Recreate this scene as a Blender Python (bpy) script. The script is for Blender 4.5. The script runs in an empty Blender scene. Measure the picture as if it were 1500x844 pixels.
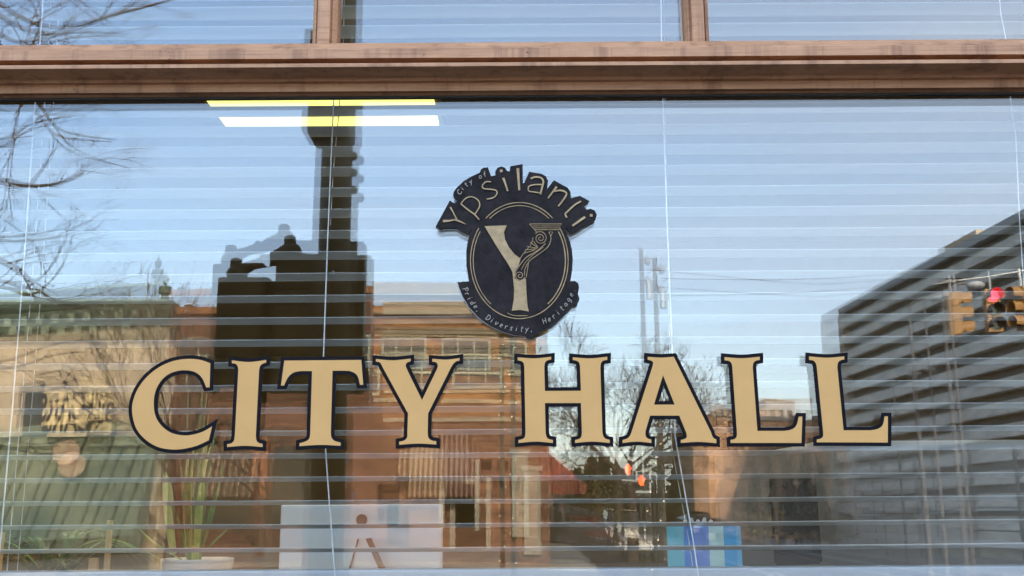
import bpy, bmesh, math, random
from mathutils import Vector, Matrix
random.seed(7)
S = bpy.context.scene
C = S.collection
R = math.radians
# ------------------------------------------------------------------ camera calibration
F = 1550.0; TH = R(11.77); RO = 0.0061; D = 1.90; EYE = 1.90
fw = Vector((0, math.cos(TH), math.sin(TH)))
r0 = Vector((1, 0, 0)); u0 = Vector((0, -math.sin(TH), math.cos(TH)))
rt = r0*math.cos(RO) - u0*math.sin(RO)
up = u0*math.cos(RO) + r0*math.sin(RO)
CAM = Vector((0, -D, EYE))
def G(px, py, Y=0.0):                 # a point beyond the glass (indoors) at depth Y
    d = fw + rt*((px-750)/F) + up*((422-py)/F)
    return CAM + d*((Y+D)/d.y)
def V(px, py, Y):                     # a point out in the street, Y metres in front of the facade
    p = G(px, py, Y)
    return Vector((p.x, -Y, p.z))
cam = bpy.data.objects.new('camera', bpy.data.cameras.new('camera')); C.objects.link(cam)
cam.matrix_world = Matrix(((rt.x, up.x, -fw.x, CAM.x), (rt.y, up.y, -fw.y, CAM.y), (rt.z, up.z, -fw.z, CAM.z), (0, 0, 0, 1)))
cam.data.sensor_width = 36; cam.data.lens = 36*F/1500; cam.data.clip_end = 3000; cam.data.clip_start = 0.05
S.camera = cam
# ------------------------------------------------------------------ materials
def nt(name):
    m = bpy.data.materials.new(name); m.use_nodes = True
    return m, m.node_tree.nodes, m.node_tree.links, m.node_tree.nodes['Principled BSDF']
def mat(name, col, rough=0.6, var=0.12, scale=6.0, metal=0.0, bump=0.0, col2=None, stretch=(1, 1, 1), emit=None, es=0, coat=0):
    m, n, l, b = nt(name)
    b.inputs['Roughness'].default_value = rough; b.inputs['Metallic'].default_value = metal
    if coat: b.inputs['Coat Weight'].default_value = coat
    tc = n.new('ShaderNodeTexCoord'); mp = n.new('ShaderNodeMapping'); mp.inputs['Scale'].default_value = stretch
    l.new(tc.outputs['Object'], mp.inputs['Vector'])
    nz = n.new('ShaderNodeTexNoise'); nz.inputs['Scale'].default_value = scale; nz.inputs['Detail'].default_value = 6; nz.inputs['Roughness'].default_value = 0.65
    l.new(mp.outputs['Vector'], nz.inputs['Vector'])
    cr = n.new('ShaderNodeValToRGB')
    c2 = col2 or tuple(max(0, c*(1-2*var)) for c in col)
    c1 = col if col2 else tuple(min(1, c*(1+var)) for c in col)
    cr.color_ramp.elements[0].position = 0.3; cr.color_ramp.elements[0].color = (*c2, 1)
    cr.color_ramp.elements[1].position = 0.7; cr.color_ramp.elements[1].color = (*c1, 1)
    l.new(nz.outputs['Fac'], cr.inputs['Fac']); l.new(cr.outputs['Color'], b.inputs['Base Color'])
    if bump:
        bp = n.new('ShaderNodeBump'); bp.inputs['Strength'].default_value = bump; bp.inputs['Distance'].default_value = 0.02
        l.new(nz.outputs['Fac'], bp.inputs['Height']); l.new(bp.outputs['Normal'], b.inputs['Normal'])
    if emit:
        b.inputs['Emission Color'].default_value = (*emit, 1); b.inputs['Emission Strength'].default_value = es
    return m
def brickmat(name, c1, c2, mortar, w=0.22, h=0.075, rough=0.85, axis='XZ'):
    m, n, l, b = nt(name); b.inputs['Roughness'].default_value = rough
    tc = n.new('ShaderNodeTexCoord'); sp = n.new('ShaderNodeSeparateXYZ'); cb = n.new('ShaderNodeCombineXYZ')
    l.new(tc.outputs['Object'], sp.inputs[0])
    ad = n.new('ShaderNodeMath'); l.new(sp.outputs['X'], ad.inputs[0]); l.new(sp.outputs['Y'], ad.inputs[1])
    l.new(ad.outputs[0], cb.inputs['X']); l.new(sp.outputs['Z'], cb.inputs['Y'])
    br = n.new('ShaderNodeTexBrick'); br.inputs['Scale'].default_value = 1
    br.inputs['Brick Width'].default_value = w; br.inputs['Row Height'].default_value = h; br.inputs['Mortar Size'].default_value = 0.008
    br.inputs['Color1'].default_value = (*c1, 1); br.inputs['Color2'].default_value = (*c2, 1); br.inputs['Mortar'].default_value = (*mortar, 1)
    l.new(cb.outputs[0], br.inputs['Vector'])
    nz = n.new('ShaderNodeTexNoise'); nz.inputs['Scale'].default_value = 0.9; nz.inputs['Detail'].default_value = 8
    mp = n.new('ShaderNodeMapping'); mp.inputs['Scale'].default_value = (0.6, 0.6, 3.5)
    l.new(tc.outputs['Object'], mp.inputs[0]); l.new(mp.outputs[0], nz.inputs['Vector'])
    cr = n.new('ShaderNodeValToRGB'); cr.color_ramp.elements[0].color = (0.5, 0.5, 0.5, 1); cr.color_ramp.elements[0].position = 0.3
    cr.color_ramp.elements[1].color = (1.2, 1.15, 1.05, 1); cr.color_ramp.elements[1].position = 0.68
    l.new(nz.outputs['Fac'], cr.inputs[0])
    mx = n.new('ShaderNodeMixRGB'); mx.blend_type = 'MULTIPLY'; mx.inputs[0].default_value = 1
    l.new(br.outputs['Color'], mx.inputs[1]); l.new(cr.outputs[0], mx.inputs[2]); l.new(mx.outputs[0], b.inputs['Base Color'])
    return m
def glassmat(name, fac, ghost=False, wob=0.0005, rough=0.0):
    m, n, l, b = nt(name); n.remove(b)
    out = n['Material Output']
    tr = n.new('ShaderNodeBsdfTransparent'); tr.inputs[0].default_value = (0.985, 0.992, 0.985, 1)
    gl = n.new('ShaderNodeBsdfGlossy'); gl.inputs['Roughness'].default_value = rough
    mx = n.new('ShaderNodeMixShader'); mx.inputs[0].default_value = fac
    l.new(tr.outputs[0], mx.inputs[1]); l.new(gl.outputs[0], mx.inputs[2]); l.new(mx.outputs[0], out.inputs[0])
    ge = n.new('ShaderNodeNewGeometry'); sp = n.new('ShaderNodeSeparateXYZ'); l.new(ge.outputs['Position'], sp.inputs[0])
    def M(op, a, c=0.0, d=0.0):
        q = n.new('ShaderNodeMath'); q.operation = op
        for i, v in enumerate((a, c, d)):
            if isinstance(v, (int, float)): q.inputs[i].default_value = v
            else: l.new(v, q.inputs[i])
        return q.outputs[0]
    mp = n.new('ShaderNodeMapping'); mp.inputs['Scale'].default_value = (5, 1, 2.0)
    l.new(ge.outputs['Position'], mp.inputs[0])
    nz = n.new('ShaderNodeTexNoise'); nz.inputs['Scale'].default_value = 1.7; nz.inputs['Detail'].default_value = 2.5
    l.new(mp.outputs[0], nz.inputs['Vector'])
    spn = n.new('ShaderNodeSeparateColor'); l.new(nz.outputs['Color'], spn.inputs[0])
    dx = M('MULTIPLY', M('SUBTRACT', spn.outputs[0], 0.5), wob*2)
    dz = M('MULTIPLY', M('SUBTRACT', spn.outputs[1], 0.5), wob*1.2)
    if ghost:                     # the inner pane is bowed and twisted a little against the outer one
        u = M('DIVIDE', sp.outputs['X'], 0.95)
        v = M('DIVIDE', M('SUBTRACT', 2.30, sp.outputs['Z']), 0.56)
        gx = M('ADD', M('MULTIPLY', u, -10.5), -18.0)
        gy = M('ADD', M('ADD', M('MULTIPLY', u, 30.0), M('MULTIPLY', M('MULTIPLY', u, u), 45.0)), -26.0)
        gy = M('MINIMUM', gy, 8.0)
        k = M('MINIMUM', M('MAXIMUM', M('MULTIPLY', M('SUBTRACT', -0.12, v), 60.0), 0.0), 24.0)
        gy = M('ADD', gy, k)
        fd = M('SUBTRACT', 1.0, M('MINIMUM', M('MAXIMUM', M('MULTIPLY', M('SUBTRACT', u, 0.74), 7.0), 0.0), 1.0))
        gx = M('MULTIPLY', gx, fd); gy = M('MULTIPLY', gy, fd)
        dx = M('ADD', dx, M('DIVIDE', gx, -3100.0)); dz = M('ADD', dz, M('DIVIDE', gy, 3100.0))
        gx = None
    cb = n.new('ShaderNodeCombineXYZ'); l.new(dx, cb.inputs[0]); l.new(dz, cb.inputs[2])
    if not ghost:                 # a little dust on the outside face
        n2 = n.new('ShaderNodeTexNoise'); n2.inputs['Scale'].default_value = 150; n2.inputs['Detail'].default_value = 2; l.new(ge.outputs['Position'], n2.inputs['Vector'])
        n3 = n.new('ShaderNodeTexNoise'); n3.inputs['Scale'].default_value = 9; l.new(ge.outputs['Position'], n3.inputs['Vector'])
        sp2 = M('MULTIPLY', M('GREATER_THAN', n2.outputs['Fac'], 0.765), M('GREATER_THAN', n3.outputs['Fac'], 0.52))
        df = n.new('ShaderNodeBsdfDiffuse'); df.inputs[0].default_value = (.6, .6, .58, 1)
        m2 = n.new('ShaderNodeMixShader'); l.new(M('MULTIPLY', sp2, 0.45), m2.inputs[0]); l.new(mx.outputs[0], m2.inputs[1]); l.new(df.outputs[0], m2.inputs[2]); l.new(m2.outputs[0], out.inputs[0])
    va = n.new('ShaderNodeVectorMath'); l.new(ge.outputs['Normal'], va.inputs[0]); l.new(cb.outputs[0], va.inputs[1])
    vn = n.new('ShaderNodeVectorMath'); vn.operation = 'NORMALIZE'; l.new(va.outputs[0], vn.inputs[0]); l.new(vn.outputs[0], gl.inputs['Normal'])
    return m
def clearmat(name):
    m, n, l, b = nt(name); n.remove(b)
    tr = n.new('ShaderNodeBsdfTransparent'); l.new(tr.outputs[0], n['Material Output'].inputs[0]); return m
def emat(name, col, s):
    return mat(name, col, 0.5, 0.0, emit=col, es=s)

# ------------------------------------------------------------------ mesh helpers
def link(name, bm, m, parent=None, smooth=False, mats=None):
    me = bpy.data.meshes.new(name)
    bmesh.ops.recalc_face_normals(bm, faces=bm.faces)
    bm.to_mesh(me); bm.free()
    for k in (mats or [m]): me.materials.append(k)
    if smooth:
        for p in me.polygons: p.use_smooth = True
    o = bpy.data.objects.new(name, me); C.objects.link(o)
    if parent:
        o.parent = parent
        if not parent.parent: o.matrix_parent_inverse = Matrix.Translation(parent.location).inverted()
    return o
def tag(o, label=None, cat=None, group=None, kind=None):
    if label: o['label'] = label
    if cat: o['category'] = cat
    if group: o['group'] = group
    if kind: o['kind'] = kind
    return o
def thing(name, loc, label, cat, group=None):
    o = bpy.data.objects.new(name, None); C.objects.link(o); o.location = loc; o.empty_display_size = 0.1
    return tag(o, label, cat, group)
def B(): return bmesh.new()
def box(bm, x0, x1, y0, y1, z0, z1):
    vs = [bm.verts.new((x, y, z)) for x in (x0, x1) for y in (y0, y1) for z in (z0, z1)]
    for f in ((0,1,3,2),(4,6,7,5),(0,4,5,1),(2,3,7,6),(0,2,6,4),(1,5,7,3)): bm.faces.new([vs[i] for i in f])
    return vs
def bevelbox(bm, x0, x1, y0, y1, z0, z1, r=0.01, seg=2):
    b2 = bmesh.new(); box(b2, x0, x1, y0, y1, z0, z1)
    bmesh.ops.bevel(b2, geom=b2.edges[:], offset=r, segments=seg, affect='EDGES', profile=0.7)
    me = bpy.data.meshes.new('t'); b2.to_mesh(me); b2.free(); bm.from_mesh(me); bpy.data.meshes.remove(me)
def tube(bm, pts, rad, n=6, cap=True):
    pts = [Vector(p) for p in pts]
    if isinstance(rad, (int, float)): rad = [rad]*len(pts)
    rings = []; ref = None
    for i, p in enumerate(pts):
        t = (pts[min(i+1, len(pts)-1)] - pts[max(i-1, 0)])
        if t.length < 1e-9: t = Vector((0, 0, 1))
        t.normalize()
        if ref is None:
            ref = t.orthogonal().normalized()
        a = (ref - t*ref.dot(t))
        if a.length < 1e-6: a = t.orthogonal()
        a.normalize(); ref = a; b = t.cross(a)
        rings.append([bm.verts.new(p + (a*math.cos(2*math.pi*k/n) + b*math.sin(2*math.pi*k/n))*rad[i]) for k in range(n)])
    for i in range(len(rings)-1):
        for k in range(n): bm.faces.new((rings[i][k], rings[i][(k+1) % n], rings[i+1][(k+1) % n], rings[i+1][k]))
    if cap:
        bm.faces.new(rings[0][::-1]); bm.faces.new(rings[-1])
def prism(bm, pts, y0, y1):           # polygon in x,z extruded along y
    a = [bm.verts.new((p[0], y0, p[1])) for p in pts]; b = [bm.verts.new((p[0], y1, p[1])) for p in pts]
    bm.faces.new(a); bm.faces.new(b[::-1])
    n = len(pts)
    for i in range(n): bm.faces.new((a[i], b[i], b[(i+1) % n], a[(i+1) % n]))
def ngon_prism(bm, loops, y0, y1):    # outer loop with holes (x,z) -> solid plate via triangle fill
    sub = bmesh.new(); edges = []
    for lp in loops:
        vs = [sub.verts.new((p[0], 0, p[1])) for p in lp]
        edges += [sub.edges.new((vs[i], vs[(i+1) % len(vs)])) for i in range(len(vs))]
    bmesh.ops.triangle_fill(sub, edges=edges, use_beauty=True, use_dissolve=False)
    sub.verts.index_update(); idx = {}
    fv = {}; bv = {}
    for v in sub.verts:
        fv[v.index] = bm.verts.new((v.co.x, y0, v.co.z)); bv[v.index] = bm.verts.new((v.co.x, y1, v.co.z))
    for f in sub.faces:
        ii = [v.index for v in f.verts]
        bm.faces.new([fv[i] for i in ii]); bm.faces.new([bv[i] for i in ii[::-1]])
    for e in sub.edges:
        if len(e.link_faces) == 1:
            i, j = e.verts[0].index, e.verts[1].index
            bm.faces.new((fv[i], fv[j], bv[j], bv[i]))
    sub.free()
def ball(bm, c, r, sz=1.0, u=10, v=7):
    mtx = Matrix.Translation(c) @ Matrix.Diagonal((r, r, r*sz, 1))
    bmesh.ops.create_uvsphere(bm, u_segments=u, v_segments=v, radius=1, matrix=mtx)
def cyl(bm, c0, c1, r, n=16, r2=None): tube(bm, [c0, c1], [r, r if r2 is None else r2], n)
def catmull(pts, k=6):
    out = []
    P = [pts[0]] + list(pts) + [pts[-1]]
    for i in range(1, len(P)-2):
        for s in range(k):
            t = s/k; a, b, c, d = P[i-1], P[i], P[i+1], P[i+2]
            out.append(tuple(0.5*((2*b[j]) + (-a[j]+c[j])*t + (2*a[j]-5*b[j]+4*c[j]-d[j])*t*t + (-a[j]+3*b[j]-3*c[j]+d[j])*t**3) for j in range(len(b))))
    out.append(tuple(pts[-1])); return out

# ------------------------------------------------------------------ palette
M_paint = None
def framepaint():
    m, n, l, b = nt('weathered_tan_paint'); b.inputs['Roughness'].default_value = 0.62
    tc = n.new('ShaderNodeTexCoord')
    def nz(scale, st, det=6):
        mp = n.new('ShaderNodeMapping'); mp.inputs['Scale'].default_value = st; l.new(tc.outputs['Object'], mp.inputs[0])
        q = n.new('ShaderNodeTexNoise'); q.inputs['Scale'].default_value = scale; q.inputs['Detail'].default_value = det; q.inputs['Roughness'].default_value = 0.7
        l.new(mp.outputs[0], q.inputs['Vector']); return q.outputs['Fac']
    def ramp(f, p0, c0, p1, c1):
        r = n.new('ShaderNodeValToRGB'); e = r.color_ramp.elements
        e[0].position = p0; e[0].color = (*c0, 1); e[1].position = p1; e[1].color = (*c1, 1); l.new(f, r.inputs[0]); return r.outputs[0]
    base = ramp(nz(9, (1, 1, 5)), 0.35, (0.35, 0.172, 0.084), 0.65, (0.46, 0.24, 0.126))
    streak = ramp(nz(26, (1, 1, 0.05), 8), 0.36, (0.5, 0.44, 0.42), 0.50, (1, 1, 1))
    grain = ramp(nz(30, (0.12, 1, 7), 10), 0.34, (0.58, 0.52, 0.5), 0.5, (1, 1, 1))
    pits = ramp(nz(95, (0.7, 1, 1.4), 3), 0.27, (0.16, 0.12, 0.1), 0.31, (1, 1, 1))
    cur = base
    for q, fac in ((streak, 0.8), (grain, 0.8), (pits, 1)):
        mx = n.new('ShaderNodeMixRGB'); mx.blend_type = 'MULTIPLY'; mx.inputs[0].default_value = fac
        l.new(cur, mx.inputs[1]); l.new(q, mx.inputs[2]); cur = mx.outputs[0]
    l.new(cur, b.inputs['Base Color'])
    bp = n.new('ShaderNodeBump'); bp.inputs['Strength'].default_value = 0.35; bp.inputs['Distance'].default_value = 0.002
    l.new(nz(60, (0.2, 1, 3), 8), bp.inputs['Height']); l.new(bp.outputs[0], b.inputs['Normal'])
    return m
M_frame = framepaint()
M_gap = mat('dark_sealant', (0.02, 0.016, 0.014), 0.7)
M_outer = glassmat('outer_glass', 0.082, False, 0.00022)
M_inner = glassmat('inner_glass', 0.098, True, 0.00022)
M_clear = clearmat('clear_glass')
M_cream = mat('cream_vinyl', (0.53, 0.305, 0.118), 0.6, 0.03, 14)
M_black = mat('black_vinyl', (0.008, 0.007, 0.009), 0.6, 0.1, 20)
M_navy = mat('navy_plaque', (0.022, 0.018, 0.019), 0.55, 0.25, 40, bump=0.15)
M_gold = mat('dull_gold_leaf', (0.30, 0.205, 0.10), 0.45, 0.2, 60, metal=0.25)
M_whiteb = mat('pale_backing', (0.55, 0.56, 0.58), 0.5, 0.05)
M_slat = mat('slat_grey', (0.60, 0.62, 0.62), 0.42, 0.06, 3, stretch=(0.3, 1, 1))
def slatmat():
    m, n, l, b = nt('slat_vinyl'); b.inputs['Base Color'].default_value = (0.44, 0.46, 0.455, 1); b.inputs['Roughness'].default_value = .5
    t = n.new('ShaderNodeBsdfTranslucent'); t.inputs[0].default_value = (.60, .63, .63, 1)
    x = n.new('ShaderNodeMixShader'); x.inputs[0].default_value = .42; l.new(b.outputs[0], x.inputs[1]); l.new(t.outputs[0], x.inputs[2]); l.new(x.outputs[0], n['Material Output'].inputs[0]); return m
M_slat = slatmat()
M_cord = mat('cord_white', (0.62, 0.64, 0.66), 0.6, 0.05, 90)
M_rail = mat('blind_rail_white', (0.36, 0.39, 0.42), 0.45, 0.04, 4)
M_brickA = brickmat('tan_orange_brick', (0.42, 0.205, 0.075), (0.27, 0.11, 0.042), (0.36, 0.26, 0.16), 0.42, 0.15)
M_brickR = brickmat('red_brown_brick', (0.22, 0.085, 0.045), (0.12, 0.045, 0.025), (0.26, 0.19, 0.14), 0.42, 0.15)
M_brickB = brickmat('city_brick', (0.30, 0.13, 0.08), (0.24, 0.10, 0.06), (0.35, 0.30, 0.25))
M_stone = mat('pale_stone', (0.42, 0.37, 0.28), 0.8, 0.2, 2.5, stretch=(1, 1, 5))
M_creamw = mat('cream_stucco', (0.52, 0.42, 0.29), 0.85, 0.12, 1.2)
M_copper = mat('green_copper', (0.10, 0.14, 0.10), 0.6, 0.25, 3, stretch=(1, 1, 4))
M_copperl = mat('light_green_paint', (0.27, 0.33, 0.23), 0.6, 0.15, 5)
M_dkglass = mat('dark_window_glass', (0.03, 0.035, 0.035), 0.08, 0.2, 2)
M_wframe = mat('sage_window_frame', (0.36, 0.38, 0.28), 0.6, 0.08)
M_asph = mat('asphalt', (0.055, 0.055, 0.055), 0.9, 0.18, 1.5)
M_conc = mat('concrete', (0.30, 0.29, 0.26), 0.85, 0.12, 2)
for q_ in (M_black, M_navy, M_cream): q_.node_tree.nodes['Principled BSDF'].inputs['Specular IOR Level'].default_value = 0.06
M_white = mat('road_paint', (0.78, 0.78, 0.76), 0.7, 0.06, 6)
M_bark = mat('grey_bark', (0.085, 0.065, 0.05), 0.9, 0.3, 12)
M_barkb = mat('brown_bark', (0.12, 0.09, 0.06), 0.9, 0.3, 12)
M_sigdk = mat('dark_olive_metal', (0.15, 0.12, 0.045), 0.45, 0.2, 5)
M_sigye = mat('signal_yellow', (0.38, 0.21, 0.07), 0.5, 0.08, 8)
M_dark = mat('black_plastic', (0.012, 0.012, 0.014), 0.3, 0.1, 12)
M_steel = mat('grey_steel', (0.42, 0.43, 0.44), 0.45, 0.1, 6, metal=0.5)

# ------------------------------------------------------------------ the city hall: wall, room, window
GX = 1.16; ZB = 1.66; ZT = 3.16
hall = thing('city_hall_building', (0, 0.1, 0), 'brick city hall whose street wall holds the lettered window', 'building')
bm = B()
WX0, WX1 = 1.75, 4.05  # side openings out of view, added to let more skylight into the room
for sg_ in (-1, 1):
    X = lambda a_, b_: (min(sg_*a_, sg_*b_), max(sg_*a_, sg_*b_))
    box(bm, *X(GX+0.06, WX0), 0.02, 0.34, 0, 8.4); box(bm, *X(WX1, 9), 0.02, 0.34, 0, 8.4)
    box(bm, *X(WX0, WX1), 0.02, 0.34, 0, ZB-0.1); box(bm, *X(WX0, WX1), 0.02, 0.34, ZT+0.08, 8.4)
box(bm, -GX-0.06, GX+0.06, 0.02, 0.34, 0, ZB-0.1); box(bm, -GX-0.06, GX+0.06, 0.02, 0.34, ZT+0.08, 8.4)
link('wall', bm, M_brickB, hall)
for sg_ in (-1, 1):  # frames and clear glass for the added side openings
    xa_, xb_ = min(sg_*WX0, sg_*WX1), max(sg_*WX0, sg_*WX1); za_, zb_ = ZB-0.1, ZT+0.08
    bm = B(); box(bm, xa_, xb_, 0.05, 0.12, za_, za_+.09); box(bm, xa_, xb_, 0.05, 0.12, zb_-.07, zb_)
    for q in (xa_, (xa_+xb_)/2-.03, xb_-.06): box(bm, q, q+.06, 0.052, 0.118, za_+.09, zb_-.07)
    wf_ = link('window', bm, M_frame, hall); bm = B(); box(bm, xa_+.06, xb_-.06, .08, .086, za_+.09, zb_-.07); link('glass', bm, M_clear, wf_)
bm = B(); box(bm, -9, -8.7, 0.34, 12, 0, 8.4); box(bm, 8.7, 9, 0.34, 12, 0, 8.4); box(bm, -8.7, 8.7, 11.7, 12, 0, 8.4); link('side_wall', bm, M_brickB, hall)
bm = B(); box(bm, -9.1, 9.1, -0.06, 12.1, 8.404, 8.65); link('roof', bm, M_conc, hall)
bm = B(); box(bm, -GX-0.16, GX+0.16, -0.09, 0.018, ZB-0.22, ZB-0.1); link('stone_sill', bm, M_stone, hall)
M_room = mat('brown_room_wall', (0.20, 0.145, 0.06), 0.8, 0.2, 0.8)
M_ceil = mat('dim_ceiling', (0.30, 0.25, 0.13), 0.9, 0.15, 1)
bm = B(); box(bm, -4.6, -4.5, 0.34, 7.0, 0.9, 4.15); box(bm, 4.5, 4.6, 0.34, 7.0, 0.9, 4.15); box(bm, -4.6, 4.6, 7.002, 7.1, 0.9, 4.15); link('room_wall', bm, M_room, hall)
bm = B(); box(bm, -4.6, 4.6, 0.342, 7.1, 4.152, 4.3); link('ceiling', bm, M_ceil, hall)
bm = B(); box(bm, -4.6, 4.6, 0.342, 7.1, 0.7, 0.898); tag(link('office_floor', bm, mat('brown_carpet', (0.09, 0.07, 0.05), 0.95, 0.2, 10)), kind='structure')
bm = B(); box(bm, 1.7, 2.75, 6.94, 6.998, 0.9, 3.0); link('interior_door', bm, mat('dark_wood_door', (0.06, 0.032, 0.018), 0.5), hall)

win = thing('shop_window', (0, 0, ZB), 'tan framed plate glass window with small panes above its rail', 'window')
def gz(py, y=0.0): return G(750, py, y).z
# transom rail with its mouldings, as a profile run along x
zr = {k: v for k, v in dict(a=gz(61.5, -.04), b=gz(69.5, -.066), c=gz(84, -.070), d=gz(90.5, -.080), e=gz(96.5, -.084)).items()}
prof = [(0.03, zr['a']+0.008), (-0.030, zr['a']+0.004), (-0.064, zr['b']), (-0.070, zr['b']-0.003), (-0.070, zr['c']), (-0.048, zr['c']-0.0005), (-0.048, zr['d']+0.0005), (-0.080, zr['d']-0.001), (-0.084, zr['d']-0.003), (-0.084, zr['e'])]
zf = gz(120, -.028); zg = gz(133, -.026); zh = gz(139, -.014)
prof += [(-0.081, zr['e']-0.0006), (-0.070, zr['e']-0.0004), (-0.045, zr['e']-0.0012), (-0.038, zr['e']-0.003), (-0.036, zf+0.0015), (-0.036, zf), (-0.027, zf-0.0005), (-0.026, zg+0.001), (-0.013, zg+0.0005), (-0.013, zg-0.002), (-0.021, zg-0.0025), (-0.021, zh+0.001), (-0.015, zh), (0.0, zh), (0.03, zh+0.0135)]
def run_x(bm, prof, x0, x1, n=1):
    rows = []
    for i in range(n+1):
        x = x0 + (x1-x0)*i/n
        rows.append([bm.verts.new((x, y, z)) for y, z in prof])
    m = len(prof)
    for i in range(n):
        for k in range(m): bm.faces.new((rows[i][k], rows[i][(k+1) % m], rows[i+1][(k+1) % m], rows[i+1][k]))
    bm.faces.new(rows[0]); bm.faces.new(rows[-1][::-1])
bm = B(); run_x(bm, prof, -GX+0.001, GX-0.001, 4); link('transom_rail', bm, M_frame, win)
bm = B(); box(bm, -GX, GX, -0.012, -0.0004, zh-0.003, zh-0.0002); link('glazing_seal', bm, M_gap, win)
zr_top = zr['a'] + 0.006
# mullions of the upper lights
def mullion(xc, w=0.047, top=ZT-0.055):
    bm = B(); h = w/2
    prof2 = [(-h, 0.03), (-h, -0.012), (-h+0.006, -0.022), (-h+0.008, -0.022), (-h+0.009, -0.019), (-h+0.0105, -0.019), (-h+0.012, -0.030), (h-0.012, -0.030), (h-0.0105, -0.019), (h-0.009, -0.019), (h-0.008, -0.022), (h-0.006, -0.022), (h, -0.012), (h, 0.03)]
    a = [bm.verts.new((xc+x, y, zr_top-0.004)) for x, y in prof2]; b = [bm.verts.new((xc+x, y, top)) for x, y in prof2]
    for k in range(len(prof2)): bm.faces.new((a[k], a[(k+1) % len(a)], b[(k+1) % len(a)], b[k]))
    bm.faces.new(a); bm.faces.new(b[::-1])
    return link('mullion', bm, M_frame, win)
xm1 = G(478, 40, 0).x; xm2 = G(1018.5, 40, 0).x
mullion(xm1); mullion(xm2)
bm = B(); box(bm, -GX, GX, -0.04, 0.1, ZT-0.056, ZT); link('head_frame', bm, M_frame, win)
for s in (-1, 1):
    bm = B(); box(bm, s*(GX-0.045) if s > 0 else -GX-0.055, GX+0.055 if s > 0 else -GX+0.045, -0.0405, 0.1, ZB-0.02, ZT+0.002); link('jamb', bm, M_frame, win)
bm = B(); box(bm, -GX, GX, -0.055, 0.1, ZB-0.07, ZB+0.03); link('sill_frame', bm, M_frame, win)
def pane(x0, x1, z0, z1, y, th, m, name):
    bm = B(); box(bm, x0, x1, y, y+th, z0, z1)
    o = link(name, bm, None, win, mats=[M_clear, m])
    for p in o.data.polygons:
        if p.normal.y < -0.9: p.material_index = 1
    return o
zlow = ZB+0.03
pane(-GX+0.04, GX-0.04, zlow-0.01, zh+0.004, 0.0005, 0.006, M_outer, 'outer_pane')
pane(-GX+0.04, GX-0.04, zlow-0.01, zh+0.012, 0.019, 0.006, M_inner, 'inner_pane')
for a, b in ((-GX+0.04, xm1), (xm1+0.0001, xm2), (xm2+0.0001, GX-0.04)):
    pane(a, b, zr_top, ZT-0.05, 0.0, 0.006, M_outer, 'transom_pane'); pane(a, b, zr_top, ZT-0.05, 0.019, 0.006, M_inner, 'transom_inner_pane')
# a screw hole in the rail
bm = B(); p = G(499, 122, -0.026); ball(bm, p, 0.0022); link('screw', bm, M_gap, win)

# ------------------------------------------------------------------ lettering CITY HALL
SC = 5.2727
def path(o, segs):
    pts = []
    for s in segs:
        q = catmull(s, 6) if len(s) > 2 else s
        for p in q:
            w = (o[0]+p[0]/SC, o[1]+p[1]/SC)
            if not pts or math.dist(pts[-1], w) > 0.05: pts.append(w)
    if math.dist(pts[0], pts[-1]) < 0.05: pts.pop()
    return pts
def area(p): return 0.5*sum(p[i][0]*p[(i+1) % len(p)][1]-p[(i+1) % len(p)][0]*p[i][1] for i in range(len(p)))
def offset(p, d):
    if area(p) < 0: p = p[::-1]
    n = len(p); out = []
    for i in range(n):
        a, b, c = Vector(p[i-1]), Vector(p[i]), Vector(p[(i+1) % n])
        e1 = (b-a).normalized(); e2 = (c-b).normalized()
        n1 = Vector((e1.y, -e1.x)); n2 = Vector((e2.y, -e2.x))
        m = n1+n2
        if m.length < 1e-4: m = n1.copy()
        m.normalize(); k = d/max(0.38, m.dot(n1))
        out.append(tuple(b+m*k))
    # drop points that fall closer than the offset to the original outline (loops at tight concave bends)
    def near(q):
        best = 1e9
        for i in range(n):
            a = Vector(p[i]); b = Vector(p[(i+1) % n]); ab = b-a; t = max(0, min(1, (Vector(q)-a).dot(ab)/max(1e-9, ab.dot(ab))))
            best = min(best, (Vector(q)-a-ab*t).length)
        return best
    return [q for q in out if near(q) > abs(d)*0.93]
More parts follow.
